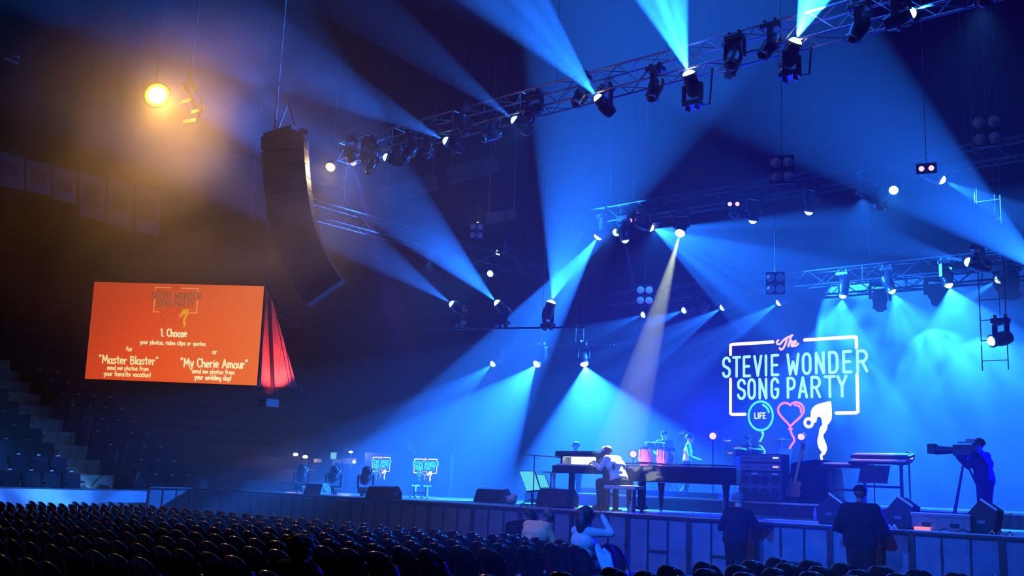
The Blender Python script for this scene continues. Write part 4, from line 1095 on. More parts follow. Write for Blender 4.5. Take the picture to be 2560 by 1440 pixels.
# --- two keyboards on stands in front of the pianist
def keyboard(name, label, c, L, D, Hh, rz=0.0, tilt=0.0, keys=True, km=None, parent_extra=None):
    t = thing(name, label, 'keyboard', c, rz)
    R = Matrix.Rotation(tilt, 3, 'X')
    MB().box((0, 0, Hh / 2), (L, D, Hh), R).build('case', M_black, t, bevel=0.012)
    if keys:
        b = MB()
        n = int(L / 0.028)
        for k in range(n): b.box(R @ Vector((-L / 2 + 0.06 + (L - 0.12) * (k + .5) / n, -D * 0.18, Hh / 2 + 0.012)) + Vector((0, 0, Hh / 2 - 0.0)) * 0.98, ((L - 0.12) / n * 0.86, D * 0.5, 0.02), R)
        b.build('keys', km or M_key, t)
    MB().box(R @ Vector((0, D * 0.3, Hh / 2 + 0.006)) + Vector((0, 0, Hh / 2)), (L * 0.9, D * 0.25, 0.012), R).build('control_panel', M_grey, t)
    return t
def zstand(label, c, L, h, D=0.45, rz=0.0, m=M_black, tiers=()):
    t = thing('keyboard_stand', label, 'stand', c, rz)
    for s in (-1, 1):
        MB().box((s * L / 2, 0, h / 2), (0.06, 0.06, h)).box((s * L / 2, 0, 0.02), (0.06, D, 0.04)).box((s * L / 2, 0, h - 0.02), (0.05, D, 0.04)).build('leg', m, t, bevel=0.006)
        for z in tiers: MB().box((s * L / 2, -D * 0.2, z), (0.05, D * 0.9, 0.04)).build('support_arm', m, t)
    MB().box((0, 0, h * 0.4), (L, 0.04, 0.05)).build('crossbar', m, t)
    return t
kc = Vector((-13.48, 17.95, SZ))
# organ console that the pianist faces: the player sits at its right (+X) end looking along -X
t = thing('stage_organ', 'dark two-tier keyboard console lit white between its shelves, played by the white-capped pianist', 'keyboard', kc)
MB().box((0, 0, 0.82), (1.07, 0.7, 0.16)).build('lower_case', M_black, t, bevel=0.015)
MB().box((-0.06, 0.05, 1.14), (1.0, 0.56, 0.10)).build('upper_case', M_black, t, bevel=0.015)
MB().box((-0.02, 0.22, 1.0), (0.86, 0.03, 0.2)).build('back_panel', mat('pale_console_panel', (0.6, 0.62, 0.62), 0.6), t, label='pale panel lit white')
b = MB()
for k in range(18): b.box((-0.44 + k * 0.05, -0.15, 0.915), (0.044, 0.3, 0.025))
b.build('keys', M_key, t)
for s in (-0.48, 0.46):
    MB().box((s, 0.28, 0.4), (0.1, 0.1, 0.8)).box((s, 0.05, 1.0), (0.06, 0.3, 0.24)).box((s, 0.0, 0.03), (0.12, 0.6, 0.06)).build('leg', M_black, t, bevel=0.01)
MB().box((-0.06, 0.0, 1.2), (0.98, 0.46, 0.012)).build('top_sheet', M_grey, t)
l = bpy.data.lights.new('console_lamp', 'AREA'); l.energy = 26; l.shape = 'RECTANGLE'; l.size = .8; l.size_y = 0.05; l.color = (0.85, 1.0, 0.95)
lo = bpy.data.objects.new('console_lamp', l); COL.objects.link(lo); lo.parent = t; lo.location = (-0.05, -0.05, 1.08); lo.rotation_euler = (math.radians(25), 0, 0)
MB().box((-0.05, -0.03, 1.088), (0.8, 0.05, 0.012)).build('lamp_strip', glow('console_strip', (0.9, 1.0, 0.9), 1.5), t, label='white lamp strip under the upper tier')
# slanted side keyboard by the pianist's hands
keyboard('side_keyboard', 'small tilted keyboard at the hands of the white-capped pianist', kc + Vector((0.75, 0.0, 0.86)), 0.4, 0.36, 0.09, math.radians(0), 0.0)
zstand('short black stand under the small tilted keyboard', kc + Vector((0.75, 0.0, 0)), 0.32, 0.85, 0.3)
# --- pianist microphone boom, second boom stand at the far left monitor
def mic_stand(label, base, h, tip, mic=True, tripod=True):
    t = thing('microphone_stand', label, 'microphone stand', base)
    if tripod:
        for k in range(3):
            a = math.radians(90 + 120 * k)
            MB().tube([(0, 0, 0.16), (0.3 * math.cos(a), 0.3 * math.sin(a), 0.012)], 0.011, 6).build('leg', M_black, t)
    else: MB().lathe([(0.13, 0), (0.13, 0.02), (0.03, 0.04)], 14).build('base', M_black, t)
    MB().tube([(0, 0, 0.012), (0, 0, h)], 0.012, 8).build('pole', M_black, t)
    top = Vector((0, 0, h)); tp = Vector(tip) - Vector(base)
    d = (tp - top).normalized()
    MB().tube([top - d * 0.22, tp], 0.013, 8).build('boom', M_steel, t)
    if mic: MB().tube([tp - d * 0.04, tp + d * 0.16], [0.02, 0.026], 10).ell(tp + d * 0.19, (0.04, 0.04, 0.04), 10, 8).build('microphone', M_grey, t, True)
    return t
mb_ = S(1332, 1264); mic_stand('boom microphone stand leaning right over the two pale tilted panels', mb_, 1.13, at_y(1398, 1143, mb_.y + .1))
# --- two tilted panels on low stands; their glow paints the cyan light on them
M_cyan_lit = bpy.data.materials.new('painted_cyan_light'); M_cyan_lit.use_nodes = True
nt = M_cyan_lit.node_tree; bs = nt.nodes['Principled BSDF']; bs.inputs['Base Color'].default_value = (.02, .02, .02, 1)
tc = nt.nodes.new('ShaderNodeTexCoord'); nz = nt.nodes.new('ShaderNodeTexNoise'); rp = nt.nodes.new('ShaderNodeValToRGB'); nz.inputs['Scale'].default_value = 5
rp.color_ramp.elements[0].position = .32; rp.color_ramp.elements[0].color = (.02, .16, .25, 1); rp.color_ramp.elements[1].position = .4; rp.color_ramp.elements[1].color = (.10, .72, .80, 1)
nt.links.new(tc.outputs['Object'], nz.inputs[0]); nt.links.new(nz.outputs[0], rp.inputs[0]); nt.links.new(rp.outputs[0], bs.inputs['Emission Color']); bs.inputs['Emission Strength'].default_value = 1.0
M_cyan_lit.cycles.emission_sampling = 'NONE'
for cs, y, lab in (([(1297, 1177), (1336, 1177), (1352, 1226), (1316, 1229)], 18.9, 'larger tilted panel with cyan light painted on, left of its pair'), ([(1341, 1185), (1362, 1187), (1376, 1224), (1352, 1226)], 19.25, 'smaller tilted panel with cyan light painted on, right of its pair')):
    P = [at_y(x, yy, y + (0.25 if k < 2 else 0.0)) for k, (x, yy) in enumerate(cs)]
    t = thing('cyan_lit_panel', lab, 'monitor', (P[3].x, y, SZ))
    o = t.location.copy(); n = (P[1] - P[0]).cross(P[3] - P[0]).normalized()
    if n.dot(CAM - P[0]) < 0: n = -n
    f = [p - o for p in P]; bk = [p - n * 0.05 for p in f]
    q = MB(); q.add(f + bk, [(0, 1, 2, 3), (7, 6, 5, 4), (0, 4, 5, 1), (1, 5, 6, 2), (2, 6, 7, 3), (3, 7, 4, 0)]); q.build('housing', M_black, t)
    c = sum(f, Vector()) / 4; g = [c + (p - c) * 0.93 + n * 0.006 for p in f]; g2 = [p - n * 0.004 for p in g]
    q = MB(); q.add(g + g2, [(0, 1, 2, 3), (7, 6, 5, 4), (0, 4, 5, 1), (1, 5, 6, 2), (2, 6, 7, 3), (3, 7, 4, 0)]); q.build('picture', M_cyan_lit, t, label='face glowing with painted cyan light')
    MB().tube([c - n * 0.05, Vector((c.x, c.y + .1, 0.02))], 0.02, 6).box((c.x, c.y + .1, 0.01), (0.3, 0.3, 0.02)).build('stand', M_black, t)
# --- wedges, side fill boxes
def wedge(label, c, rz, w=0.6, h=0.42, d=0.5, tilt=0.6):
    t = thing('stage_monitor', label, 'loudspeaker', c, rz)
    poly = [(-d / 2, 0), (d / 2, 0), (d / 2, h * 0.55), (d * 0.1, h), (-d * 0.28, h * 0.85)]
    Mx = Matrix(((0, 0, 1, 0), (1, 0, 0, 0), (0, 1, 0, 0), (0, 0, 0, 1)))
    MB().prism(poly, -w / 2, w / 2, Mx).build('cabinet', M_tolex, t, bevel=0.02)
    a, e = Vector((0, d / 2 + .008, 0.03)), None
    MB().box((0, d / 2 * 0.62 + 0.035, h * 0.79), (w * 0.9, 0.02, h * 0.52), Matrix.Rotation(math.radians(42), 3, 'X')).build('grille', M_grille, t)
    MB().box((0, -d * 0.1, h * 0.945), (w * 0.96, d * 0.36, 0.015), Matrix.Rotation(math.radians(9), 3, 'X')).build('top_edge', M_steel, t)
    MB().box((w / 2 + 0.01, 0, h * 0.45), (0.012, 0.14, 0.05)).build('handle', M_steel, t)
    return t
wedge('black wedge monitor at the lit deck edge left of the pale panels', S(1231, 1256), 0.0, 0.85, 0.34)
wedge('black wedge monitor in front of the organ console', S(1392, 1266), 0.0, 0.9, 0.42)
wedge('small grey-sided wedge at the left end of the stage', S(792, 1237), 0.3, 0.5, 0.3)
wedge('black wedge monitor below the smaller led panel', S(958, 1247), 0.1, 0.75, 0.3)
# tall tilted boxes with a white tube painting the lit top edge, at the right front of the stage
def tiltbox(label, c, w=0.5, h=0.72, d=0.5):
    t = thing('tilted_speaker', label, 'loudspeaker', c, 0.0)
    poly = [(-0.18, 0.0), (0.2, 0.0), (0.23, 0.25), (-0.01, 0.52), (-0.25, 0.36)]; d = .36
    MB().prism([(x, z) for x, z in poly], -d / 2, d / 2, Matrix(((-1, 0, 0, 0), (0, 0, 1, 0), (0, 1, 0, 0), (0, 0, 0, 1)))).build('cabinet', M_tolex, t, bevel=0.025)
    a, c2 = Vector((0.0, -d / 2, 0.53)), Vector((0.245, -d / 2, 0.37))
    MB().tube([a, c2], 0.018, 6).build('painted_lit_edge', M_white, t, label='white tube painting the lit top edge')
    MB().box((-0.118, 0, 0.393), (0.31, d * 0.85, 0.02), Matrix.Rotation(math.radians(-48), 3, 'Y')).build('grille', M_grille, t)
    MB().box((0.0, -d / 2 - 0.01, 0.18), (0.12, 0.015, 0.05)).build('handle', M_steel, t)
    return t
tiltbox('tilted black speaker with a pale edge, just left of the broad standing man', atp(2084, 1300, 17.65, SZ))
tiltbox('tilted black speaker with a pale edge, just right of the broad standing man', atp(2256, 1300, 17.65, SZ))
tiltbox('tilted black speaker with a pale edge at the right end of the stage', atp(2462, 1300, 17.65, SZ))
t = thing('equipment_case', 'long low grey case with pale rims on the stage at the right', 'case', atp(2360, 1300, 17.5, SZ))
MB().box((0, 0, 0.12), (0.92, 0.35, 0.2)).build('body', M_grey, t, bevel=0.015)
MB().box((0, 0, 0.245), (0.94, 0.37, 0.05)).build('lid', M_grey, t, bevel=0.01)
MB().tube([(-0.46, -0.18, 0.275), (0.46, -0.18, 0.275)], 0.012, 6).build('rim', M_white, t)
for x in (-0.22, 0.22): MB().box((x, -0.18, 0.1), (0.14, 0.02, 0.06)).build('latch', M_black, t)
# --- bass rig
def cab(label, c, w=0.58, h=0.66):
    t = thing('bass_cabinet', label, 'loudspeaker', c)
    MB().box((0, 0, h / 2), (w, 0.42, h)).build('cabinet', M_tolex, t, bevel=0.02)
    MB().box((0, -0.215, h / 2), (w * 0.9, 0.02, h * 0.9)).build('grille', M_ampg, t)
    for i in (-1, 1):
        for j in (-1, 1):
            MB().lathe([(0.11, 0), (0.115, 0.012), (0.1, 0.014), (0.05, -0.004), (0.004, 0.004)], 14, Matrix.Translation((i * w * 0.23, -0.228, h / 2 + j * h * 0.22)) @ Matrix.Rotation(math.radians(90), 4, 'X')).build('cone_ring', M_black, t, True)
    MB().box((w * 0.2, -0.228, h * 0.93), (0.14, 0.012, 0.035)).build('badge', M_white, t)
    return t
def amp(label, c, w=0.56, h=0.2, lit=None):
    t = thing('bass_amplifier', label, 'amplifier', c)
    MB().box((0, 0, h / 2), (w, 0.36, h)).build('case', M_tolex, t, bevel=0.015)
    MB().box((0, -0.185, h / 2), (w * 0.9, 0.012, h * 0.75)).build('front_panel', M_grey, t)
    for k in range(5): MB().lathe([(0.014, 0), (0.012, 0.02)], 8, Matrix.Translation((-w * 0.36 + k * 0.06, -0.19, h * 0.5)) @ Matrix.Rotation(math.radians(90), 4, 'X')).build('knob', M_black, t)
    if lit: MB().box((w * 0.22, -0.194, h * 0.55), (0.14, 0.008, 0.035)).build('display', lit, t, label='small lit display')
    return t
G_disp = glow('amp_display', (0.8, 0.9, 1.0), 1.1); G_disp2 = glow('amp_display_red', (1.0, 0.5, 0.4), 1.1)
c1 = at_y(1887, 1252, 21.95); c2 = at_y(1937, 1254, 21.95)
for c, n_ in ((c1, 'left'), (c2, 'right')):
    c.z = RISER_Z
cab('blue-lit bass cabinet nearest the white-haired standing person', c1); cab('blue-lit bass cabinet with a pale badge beside the leaning guitar', c2)
amp('lower amplifier on the bass cabinet nearest the white-haired standing person', c1 + Vector((0, 0, .66))); amp('upper amplifier on the bass cabinet nearest the white-haired standing person', c1 + Vector((0, 0, .86)))
amp('lower amplifier with a reddish display beside the leaning guitar', c2 + Vector((0, 0, .66)), lit=G_disp2); amp('upper amplifier with a white display beside the leaning guitar', c2 + Vector((0, 0, .86)), lit=G_disp)
# --- guitar leaning on a stand
g = at_y(1978, 1251, 21.9); g.z = RISER_Z
t = thing('bass_guitar', 'bass guitar leaning on a stand right of the bass cabinets', 'guitar', g)
R = Matrix.Rotation(math.radians(8), 3, 'Y') @ Matrix.Rotation(math.radians(-12), 3, 'X')
body = [(0.0, 0.0), (0.15, 0.03), (0.18, 0.14), (0.12, 0.24), (0.15, 0.34), (0.10, 0.40), (0.04, 0.36), (-0.04, 0.36), (-0.12, 0.44), (-0.15, 0.36), (-0.12, 0.24), (-0.18, 0.14), (-0.15, 0.03)]
b = MB().prism(body, -0.02, 0.02, Matrix(((1, 0, 0, 0), (0, 0, -1, 0), (0, 1, 0, .12), (0, 0, 0, 1)))); b.v = [tuple(R @ Vector(v)) for v in b.v]
b.build('body', mat('guitar_red', (0.35, 0.09, 0.06), 0.25), t, bevel=0.008)
b = MB().box((0, -0.03, 0.83), (0.05, 0.025, 0.78)); b.v = [tuple(R @ Vector(v)) for v in b.v]; b.build('neck', mat('maple_neck', (0.45, 0.33, 0.2), 0.4), t)
b = MB().box((0.01, -0.03, 1.28), (0.08, 0.02, 0.17)); b.v = [tuple(R @ Vector(v)) for v in b.v]; b.build('headstock', M_wood, t)
b = MB()
for k in range(4): b.tube([R @ Vector((-.018 + .012 * k, -.045, .25)), R @ Vector((-.018 + .012 * k, -.045, 1.22))], 0.002, 4)
b.build('strings', M_chrome, t)
t = thing('guitar_stand', 'black stand under the leaning bass guitar', 'stand', g)
MB().tube([(-0.15, 0.02, 0), (-0.1, -0.05, 0.13), (0.1, -0.05, 0.13), (0.15, 0.02, 0)], 0.012, 6).tube([(0, 0.3, 0), (0, 0.05, 0.5)], 0.012, 6).build('frame', M_black, t)
# --- congas and bongos
def conga(label, c, h=0.72, r=0.15, z0=0.25):
    t = thing('conga_drum', label, 'drum', c)
    MB().lathe([(r * .62, z0), (r * .85, z0 + h * .25), (r * 1.12, z0 + h * .6), (r, z0 + h * .93)], 18).build('shell', M_redfin, t, True)
    MB().lathe([(r * 1.04, z0 + h * .9), (r * 1.06, z0 + h * .99), (r * .97, z0 + h)], 18).build('rim', M_chrome, t)
    MB().lathe([(r * .97, z0 + h * .985), (r * .5, z0 + h * .992), (.004, z0 + h * .992)], 18).build('head', M_head, t)
    for k in range(6):
        a = math.radians(60 * k + 15); MB().tube([(r * 1.07 * math.cos(a), r * 1.07 * math.sin(a), z0 + h * .95), (r * 1.17 * math.cos(a), r * 1.17 * math.sin(a), z0 + h * .62)], 0.007, 5).build('tuning_rod', M_chrome, t)
    for k in range(3):
        a = math.radians(120 * k + 30); MB().tube([(r * .6 * math.cos(a), r * .6 * math.sin(a), z0 + .05), (r * 1.5 * math.cos(a), r * 1.5 * math.sin(a), 0.0)], 0.012, 6).build('leg', M_chrome, t)
    return t
PZ = 1.62
t = thing('percussion_platform', 'small black platform under the congas', 'riser', (-15.0, 23.9, RISER_Z)); MB().box((0, 0, 0.07), (4.2, 2.4, 0.14)).build('top', M_deck, t)
def atp(px, py, y, z): v = at_y(px, py, y); v.z = z; return v
conga('reddish conga nearest the left pink-white lamp', atp(1615, 1128, 23.4, PZ), 0.78, .18, .35)
conga('reddish conga in front of the percussionist in a dark cap', atp(1659, 1128, 23.4, PZ), 0.78, .17, .35)
conga('slimmer reddish conga beside the one in front of the percussionist', atp(1673, 1130, 23.2, PZ), 0.74, .15, .35)
for px, py, lab in ((1628, 1106, 'small timbale drum on a stand, left of its pair'), (1648, 1106, 'small timbale drum on a stand, right of its pair')):
    c = atp(px, py, 23.8, PZ); zt = at_y(px, py, 23.8).z - PZ
    t = thing('timbale_drum', lab, 'drum', c)
    MB().lathe([(0.15, zt - .2), (0.15, zt - .01)], 18).build('shell', M_chrome, t, True)
    MB().lathe([(0.158, zt - .03), (0.158, zt), (0.14, zt + .004), (0.004, zt + .004)], 18).build('head', M_head, t)
    MB().tube([(0, 0, 0), (0, 0, zt - .15)], 0.015, 6).box((0, 0, .01), (.3, .3, .02)).build('stand', M_chrome, t)
# --- small pink fill lamp added behind the piano to warm the congas
q = Vector((-15.6, 22.45, RISER_Z)); t = thing('added_fill_lamp', 'small added pink fill lamp on the riser below the congas', 'lamp', q)
MB().box((0, 0, .08), (.3, .16, .12)).build('case', M_black, t, bevel=.01); MB().box((0, .05, .145), (.26, .06, .012)).build('lens', glow('fill_lens', (1, .6, .6), 1.5), t); MB().box((0, 0, .01), (.2, .2, .02)).build('base', M_black, t)
l = bpy.data.lights.new('added_fill_lamp', 'SPOT'); l.energy = 260; l.color = (1, .42, .45); l.spot_size = 1.9; l.spot_blend = .6; l.shadow_soft_size = .1
lo = bpy.data.objects.new('added_fill_lamp', l); COL.objects.link(lo); lo.parent = t; lo.location = (0, .05, .2); lo.rotation_euler = Vector((0.05, .75, .8)).to_track_quat('-Z', 'Y').to_euler()
# --- drum kit
dk = atp(1868, 1165, 24.2, RISER_Z)
t = thing('bass_drum', 'large bass drum at the front of the drum kit', 'drum', dk)
Rx = Matrix.Rotation(math.radians(90), 4, 'X')
MB().lathe([(0.3, -0.2), (0.3, 0.2)], 24, Matrix.Translation((0, 0, 0.78)) @ Rx).build('shell', M_blackgloss, t, True)
MB().lathe([(0.315, 0.17), (0.33, 0.2), (0.315, 0.23), (0.29, 0.22)], 24, Matrix.Translation((0, 0, 0.78)) @ Rx).build('hoop', mat('violet_hoop', (0.3, 0.15, 0.5), 0.3), t, True)
MB().lathe([(0.29, 0.205), (0.15, 0.208), (0.004, 0.208)], 24, Matrix.Translation((0, 0, 0.78)) @ Rx).build('front_head', M_cloth, t)
b = MB(); pm = lambda x, y: Vector((x, -0.212, 0.78 + y))
ribbon(b, [(x * .06 - .09, y * .08) for x, y in arc(0, 0, .8, 1, 0, 360, 12)], .018, pm); ribbon(b, [(.0, .08), (.02, -.08), (.05, .05), (.08, -.08), (.11, .08)], .016, pm)
b.build('lettering', glow('drum_letter_white', (.75, .7, 1), .5), t)
for s in (-.26, .26): MB().tube([(s, 0, .6), (s * 1.4, -.1, 0)], .012, 6).build('leg', M_chrome, t)
def tom(label, dx, dy, z, r=0.16, h=0.2):
    t = thing('tom_drum', label, 'drum', dk + Vector((dx, dy, 0)))
    MB().lathe([(r, z - h), (r, z)], 18).build('shell', M_blackgloss, t, True)
    MB().lathe([(r * 1.05, z - .03), (r * 1.06, z), (r * .95, z + .006), (.004, z + .006)], 18).build('head', M_head, t)
    MB().tube([(0, 0, 0), (0, 0, z - h * .5)], .014, 6).build('stand', M_chrome, t)
tom('rack tom left of the kit centre', -.22, .05, 1.28); tom('rack tom right of the kit centre', .2, .05, 1.28); tom('floor tom at the right of the kit', .62, .3, 0.98, .2, .35)
def cymbal(label, px, py, y, r=0.22, tilt=0.2):
    p = at_y(px, py, y); c = Vector((p.x, p.y, RISER_Z)); zt = p.z - RISER_Z
    t = thing('cymbal', label, 'cymbal', c)
    R = Matrix.Translation((0, 0, zt)) @ Matrix.Rotation(tilt, 4, 'X')
    MB().lathe([(r, 0), (r * .5, .012), (.05, .02), (.03, .035), (.004, .04), (.004, .03), (.05, .01), (r * .5, .004)], 20, R).build('plate', M_brass, t, True)
    MB().tube([(0, 0, 0), (0, 0, zt + .05)], .01, 6).build('stand', M_chrome, t)
    for k in range(3):
        a = math.radians(120 * k); MB().tube([(0, 0, .3), (.25 * math.cos(a), .25 * math.sin(a), 0)], .008, 5).build('leg', M_chrome, t)
for k, (px, py, r) in enumerate(((1808, 1103, .2), (1842, 1119, .2), (1876, 1121, .26), (1900, 1108, .24), (1816, 1133, .18), (1893, 1135, .18), (1955, 1099, .22))):
    cymbal(('cymbal at the upper left of the drum kit', 'small cymbal over the left of the bass drum', 'wide cymbal over the middle of the drum kit', 'cymbal at the upper right of the drum kit', 'low cymbal at the left edge of the drum kit', 'low cymbal at the right of the drum kit', 'far cymbal under the neon heart')[k], px, py, 24.6 + .1 * (k % 3), r, .25 - .1 * (k % 4))
cymbal('cymbal above the percussionists', 1712, 1078, 25.2, .2, .5)
# --- racks of drawers and lamps behind the left end of the stage
def drawers(label, px0, px1, pyt, y, rows, wide=True):
    a, c = at_y(px0, pyt, y), at_y(px1, pyt, y); w = c.x - a.x; h = a.z - SZ
    t = thing('tool_cabinet', label, 'cabinet', ((a.x + c.x) / 2, y, SZ))
    MB().box((0, .3, h / 2), (w, .6, h)).build('body', M_grey, t, bevel=.01)
    for k in range(rows):
        z = h * (k + .5) / rows
        d = MB().box((0, -.012, z), (w * .94, .03, h / rows * .86)).build('drawer', M_steel if k % 2 else M_grey, t)
        MB().box((0, -.04, z + h / rows * .25), (w * .5, .03, .02)).build('handle', M_alu, d)
    return t, h
drawers('narrow grey tool cabinet of shallow drawers at the left end of the stage', 806, 833, 1147, 22.3, 6)
t, h = drawers('wider grey tool cabinet of drawers beside the oval lamp', 837, 876, 1157, 22.2, 5)
t = thing('work_shelf', 'grey work bench under the two yellow lamps at the left end of the stage', 'bench', at_y(777, 1176, 22.5).to_tuple()[:2] + (SZ,)); zt = at_y(777, 1173, 22.5).z - SZ
MB().box((0, .2, zt - .03), (.72, .5, .06)).build('top', M_steel, t)
for x in (-.33, .33):
    for y in (0, .4): MB().box((x, y, zt / 2 - .03), (.04, .04, zt - .06)).build('leg', M_steel, t)
MB().box((0, .2, zt * .45), (.68, .45, .03)).build('shelf', M_steel, t)
MB().ell((.1, .2, zt + .09), (.2, .14, .1)).build('bundle', M_cloth, t, True, label='dark bundle on the bench')
G_wk = glow('work_lamp_yellow', (1.0, 0.88, 0.38), 3.0); G_wk2 = glow('work_lamp_white', (1.0, 0.98, 0.9), 4.0)
def clip_lamp(label, px, py, y, m, w, pole_to, e, col):
    p = at_y(px, py, y); t = thing('work_lamp', label, 'lamp', p)
    MB().ell((0, 0, 0), (w, .05, w * .42), 14, 8).build('shade', m, t, True)
    MB().tube([(0, .04, 0), (pole_to[0] * .5, .1, -.1), (pole_to[0], .12, pole_to[1])], .012, 6).build('arm', M_black, t)
    l = bpy.data.lights.new('work_lamp', 'POINT'); l.energy = e; l.color = col; l.shadow_soft_size = .05
    lo = bpy.data.objects.new('work_lamp', l); COL.objects.link(lo); lo.parent = t; lo.location = (0, -.12, -.06)
clip_lamp('yellow work lamp over the bench, left of its pair', 739, 1136, 22.4, G_wk, .13, (.1, -(at_y(739, 1136, 22.4).z - SZ - zt)), 12, (1, .8, .35))
clip_lamp('yellow work lamp over the bench, right of its pair', 763, 1142, 22.4, G_wk, .13, (0.0, -(at_y(763, 1142, 22.4).z - SZ - zt)), 12, (1, .8, .35))
clip_lamp('white oval lamp above the tool cabinets', 877, 1130, 22.4, G_wk2, .09, (-.16, -(at_y(877, 1130, 22.4).z - SZ - h)), 10, (1, 1, .9))
def card(label, name, cat, px0, px1, py0, py1, y, m, to=None):
    a = at_y(px0, py0, y); c = at_y(px1, py1, y); t = thing(name, label, cat, ((a.x + c.x) / 2, y, c.z))
    MB().box((0, 0, (a.z - c.z) / 2), (c.x - a.x, .03, a.z - c.z)).build('face', m, t, bevel=.005)
    MB().tube([(0, .03, (a.z - c.z) * .6), (0, .03, (to or SZ) - c.z)], .012, 6).build('post', M_black, t)
card('dull yellow card standing at the left of the narrow tool cabinet', 'card_sign', 'sign', 786, 804, 1147, 1157, 22.5, mat('dull_yellow_card', (.55, .5, .15), .6))
card('pale cyan device standing on the narrow tool cabinet', 'tablet_device', 'device', 828, 840, 1131, 1148, 22.6, glow('tablet_cyan', (.25, .75, .75), .7))
card('small yellow diamond card on the dark locker', 'card_sign', 'sign', 882, 890, 1151, 1159, 22.61, mat('bright_yellow_card', (.85, .8, .2), .6))
a = at_y(870, 1144, 22.9); c = at_y(906, 1144, 22.9)
t = thing('locker_cabinet', 'tall dark locker with pale edges beside the smaller led panel', 'cabinet', ((a.x + c.x) / 2, 22.9, SZ))
MB().box((0, 0, (a.z - SZ) / 2), (c.x - a.x, .5, a.z - SZ)).build('body', M_black, t, bevel=.01)
for s in (-1, 1): MB().box((s * (c.x - a.x) / 2, -.26, (a.z - SZ) / 2), (.03, .03, a.z - SZ)).build('edge_trim', M_alu, t)
MB().box((0, -.255, (a.z - SZ) / 2), ((c.x - a.x) * .9, .02, (a.z - SZ) * .94)).build('door', M_grey, t)
# three covered floor heads at the left end of the stage edge
for px, py, lab in ((752, 1232, 'hooded floor light at the far left end of the stage, first of three'), (832, 1236, 'hooded floor light before the tool cabinets, second of three'), (913, 1243, 'hooded floor light before the smaller led panel, third of three')):
    p = at_y(px + 4, py - 36, 17.75); p.z = SZ + .66; moving_head(p, Vector((.5, -.3, .5)), lab, stand=True, size=1.0)
# keyboard frame with violet edges left of the deck strip; keyboards at the right of the stage
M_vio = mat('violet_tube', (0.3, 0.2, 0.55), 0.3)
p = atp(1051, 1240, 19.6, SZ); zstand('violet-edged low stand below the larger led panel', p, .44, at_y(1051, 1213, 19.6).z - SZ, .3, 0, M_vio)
p = atp(2118, 1225, 22.4, RISER_Z); zt = at_y(2118, 1169, 22.4).z - RISER_Z
zstand('black keyboard stand at the far right of the covered rig', p, .8, zt, .4)
M_key_pinklit = mat('painted_pink_light_keys', (.9, .7, .78), .3)  # pink light painted into the key colour
keyboard('stage_keyboard', 'single pink-edged keyboard right of the cloth-covered rig', p + Vector((0, 0, zt)), 1.1, .32, .08, 0, .12, True, M_key_pinklit)
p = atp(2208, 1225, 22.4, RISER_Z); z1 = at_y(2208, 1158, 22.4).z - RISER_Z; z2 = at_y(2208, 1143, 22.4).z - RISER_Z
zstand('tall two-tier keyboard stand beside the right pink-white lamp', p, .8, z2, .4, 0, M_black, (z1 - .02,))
keyboard('stage_keyboard', 'lower pink-edged keyboard of the two-tier stand', p + Vector((0, -.12, z1)), 1.3, .32, .06, 0, .25, True, M_key_pinklit)
keyboard('stage_keyboard', 'upper pink-edged keyboard of the two-tier stand', p + Vector((0, 0.0, z2)), 1.3, .32, .06, 0, .2, True, M_key_pinklit)
l = bpy.data.lights.new('pink_key_light', 'SPOT'); l.energy = 130; l.color = (1, .45, .75); l.spot_size = .7; l.shadow_soft_size = .05
lo = bpy.data.objects.new('pink_key_light', l); COL.objects.link(lo); lo.location = p + Vector((-.7, -.9, 3.0)); lo.rotation_euler = (p + Vector((-.4, 0, 1)) - lo.location).to_track_quat('-Z', 'Y').to_euler()
# cloth-covered rig with a ridge
a, c = atp(1990, 1240, 22.9, RISER_Z), atp(2095, 1240, 22.9, RISER_Z); zt = at_y(2055, 1149, 22.9).z - RISER_Z
t = thing('covered_rig', 'large piece of equipment under a dark cloth right of the leaning guitar', 'equipment', ((a.x + c.x) / 2, 22.9, RISER_Z)); w = c.x - a.x
MB().prism([(-w * .52, 0), (w * .52, 0), (w * .46, zt * .8), (w * .18, zt), (-w * .1, zt * .96), (-w * .44, zt * .9)], -.4, .4, Matrix(((1, 0, 0, 0), (0, 0, 1, 0), (0, 1, 0, 0), (0, 0, 0, 1)))).build('cloth', M_cloth, t, bevel=.06)
MB().box((0, -.42, .03), (w * .9, .05, .06)).build('base', M_black, t)
# music stands, bottle, papers and cables at the deck edge
def music_stand(label, base, h, w=.5, hh=.34, m=M_black, rz=0):
    t = thing('music_stand', label, 'music stand', base, rz)
    MB().box((0, 0, h), (w, .02, hh), Matrix.Rotation(math.radians(-28), 3, 'X')).box((0, -.06, h - hh * .42), (w, .08, .02)).build('desk', m, t, bevel=.004)
    MB().tube([(0, 0, .2), (0, .02, h)], .012, 6).build('pole', M_black, t)
    for k in range(3):
        a = math.radians(120 * k + 90); MB().tube([(0, 0, .22), (.26 * math.cos(a), .26 * math.sin(a), .01)], .01, 6).build('leg', M_black, t)
music_stand('dark music stand behind the broad standing man', atp(2186, 1232, 21.0, SZ), .95, .6, .4)
music_stand('music stand with cyan light painted on beside the drum kit', atp(1962, 1160, 23.4, RISER_Z), at_y(1962, 1140, 23.4).z - RISER_Z, .36, .38, mat('cyan_light_desk', (.3, .5, .6), .5))  # desk colour carries the cyan light falling there
t = thing('white_stand', 'bright white twin-legged stand between the pale panels and the organ console', 'stand', atp(1381, 1232, 19.6, SZ)); zt = at_y(1381, 1183, 19.6).z - SZ
for s_ in (-.045, .045): MB().box((s_, 0, zt / 2), (.05, .04, zt)).build('leg', M_white, t)
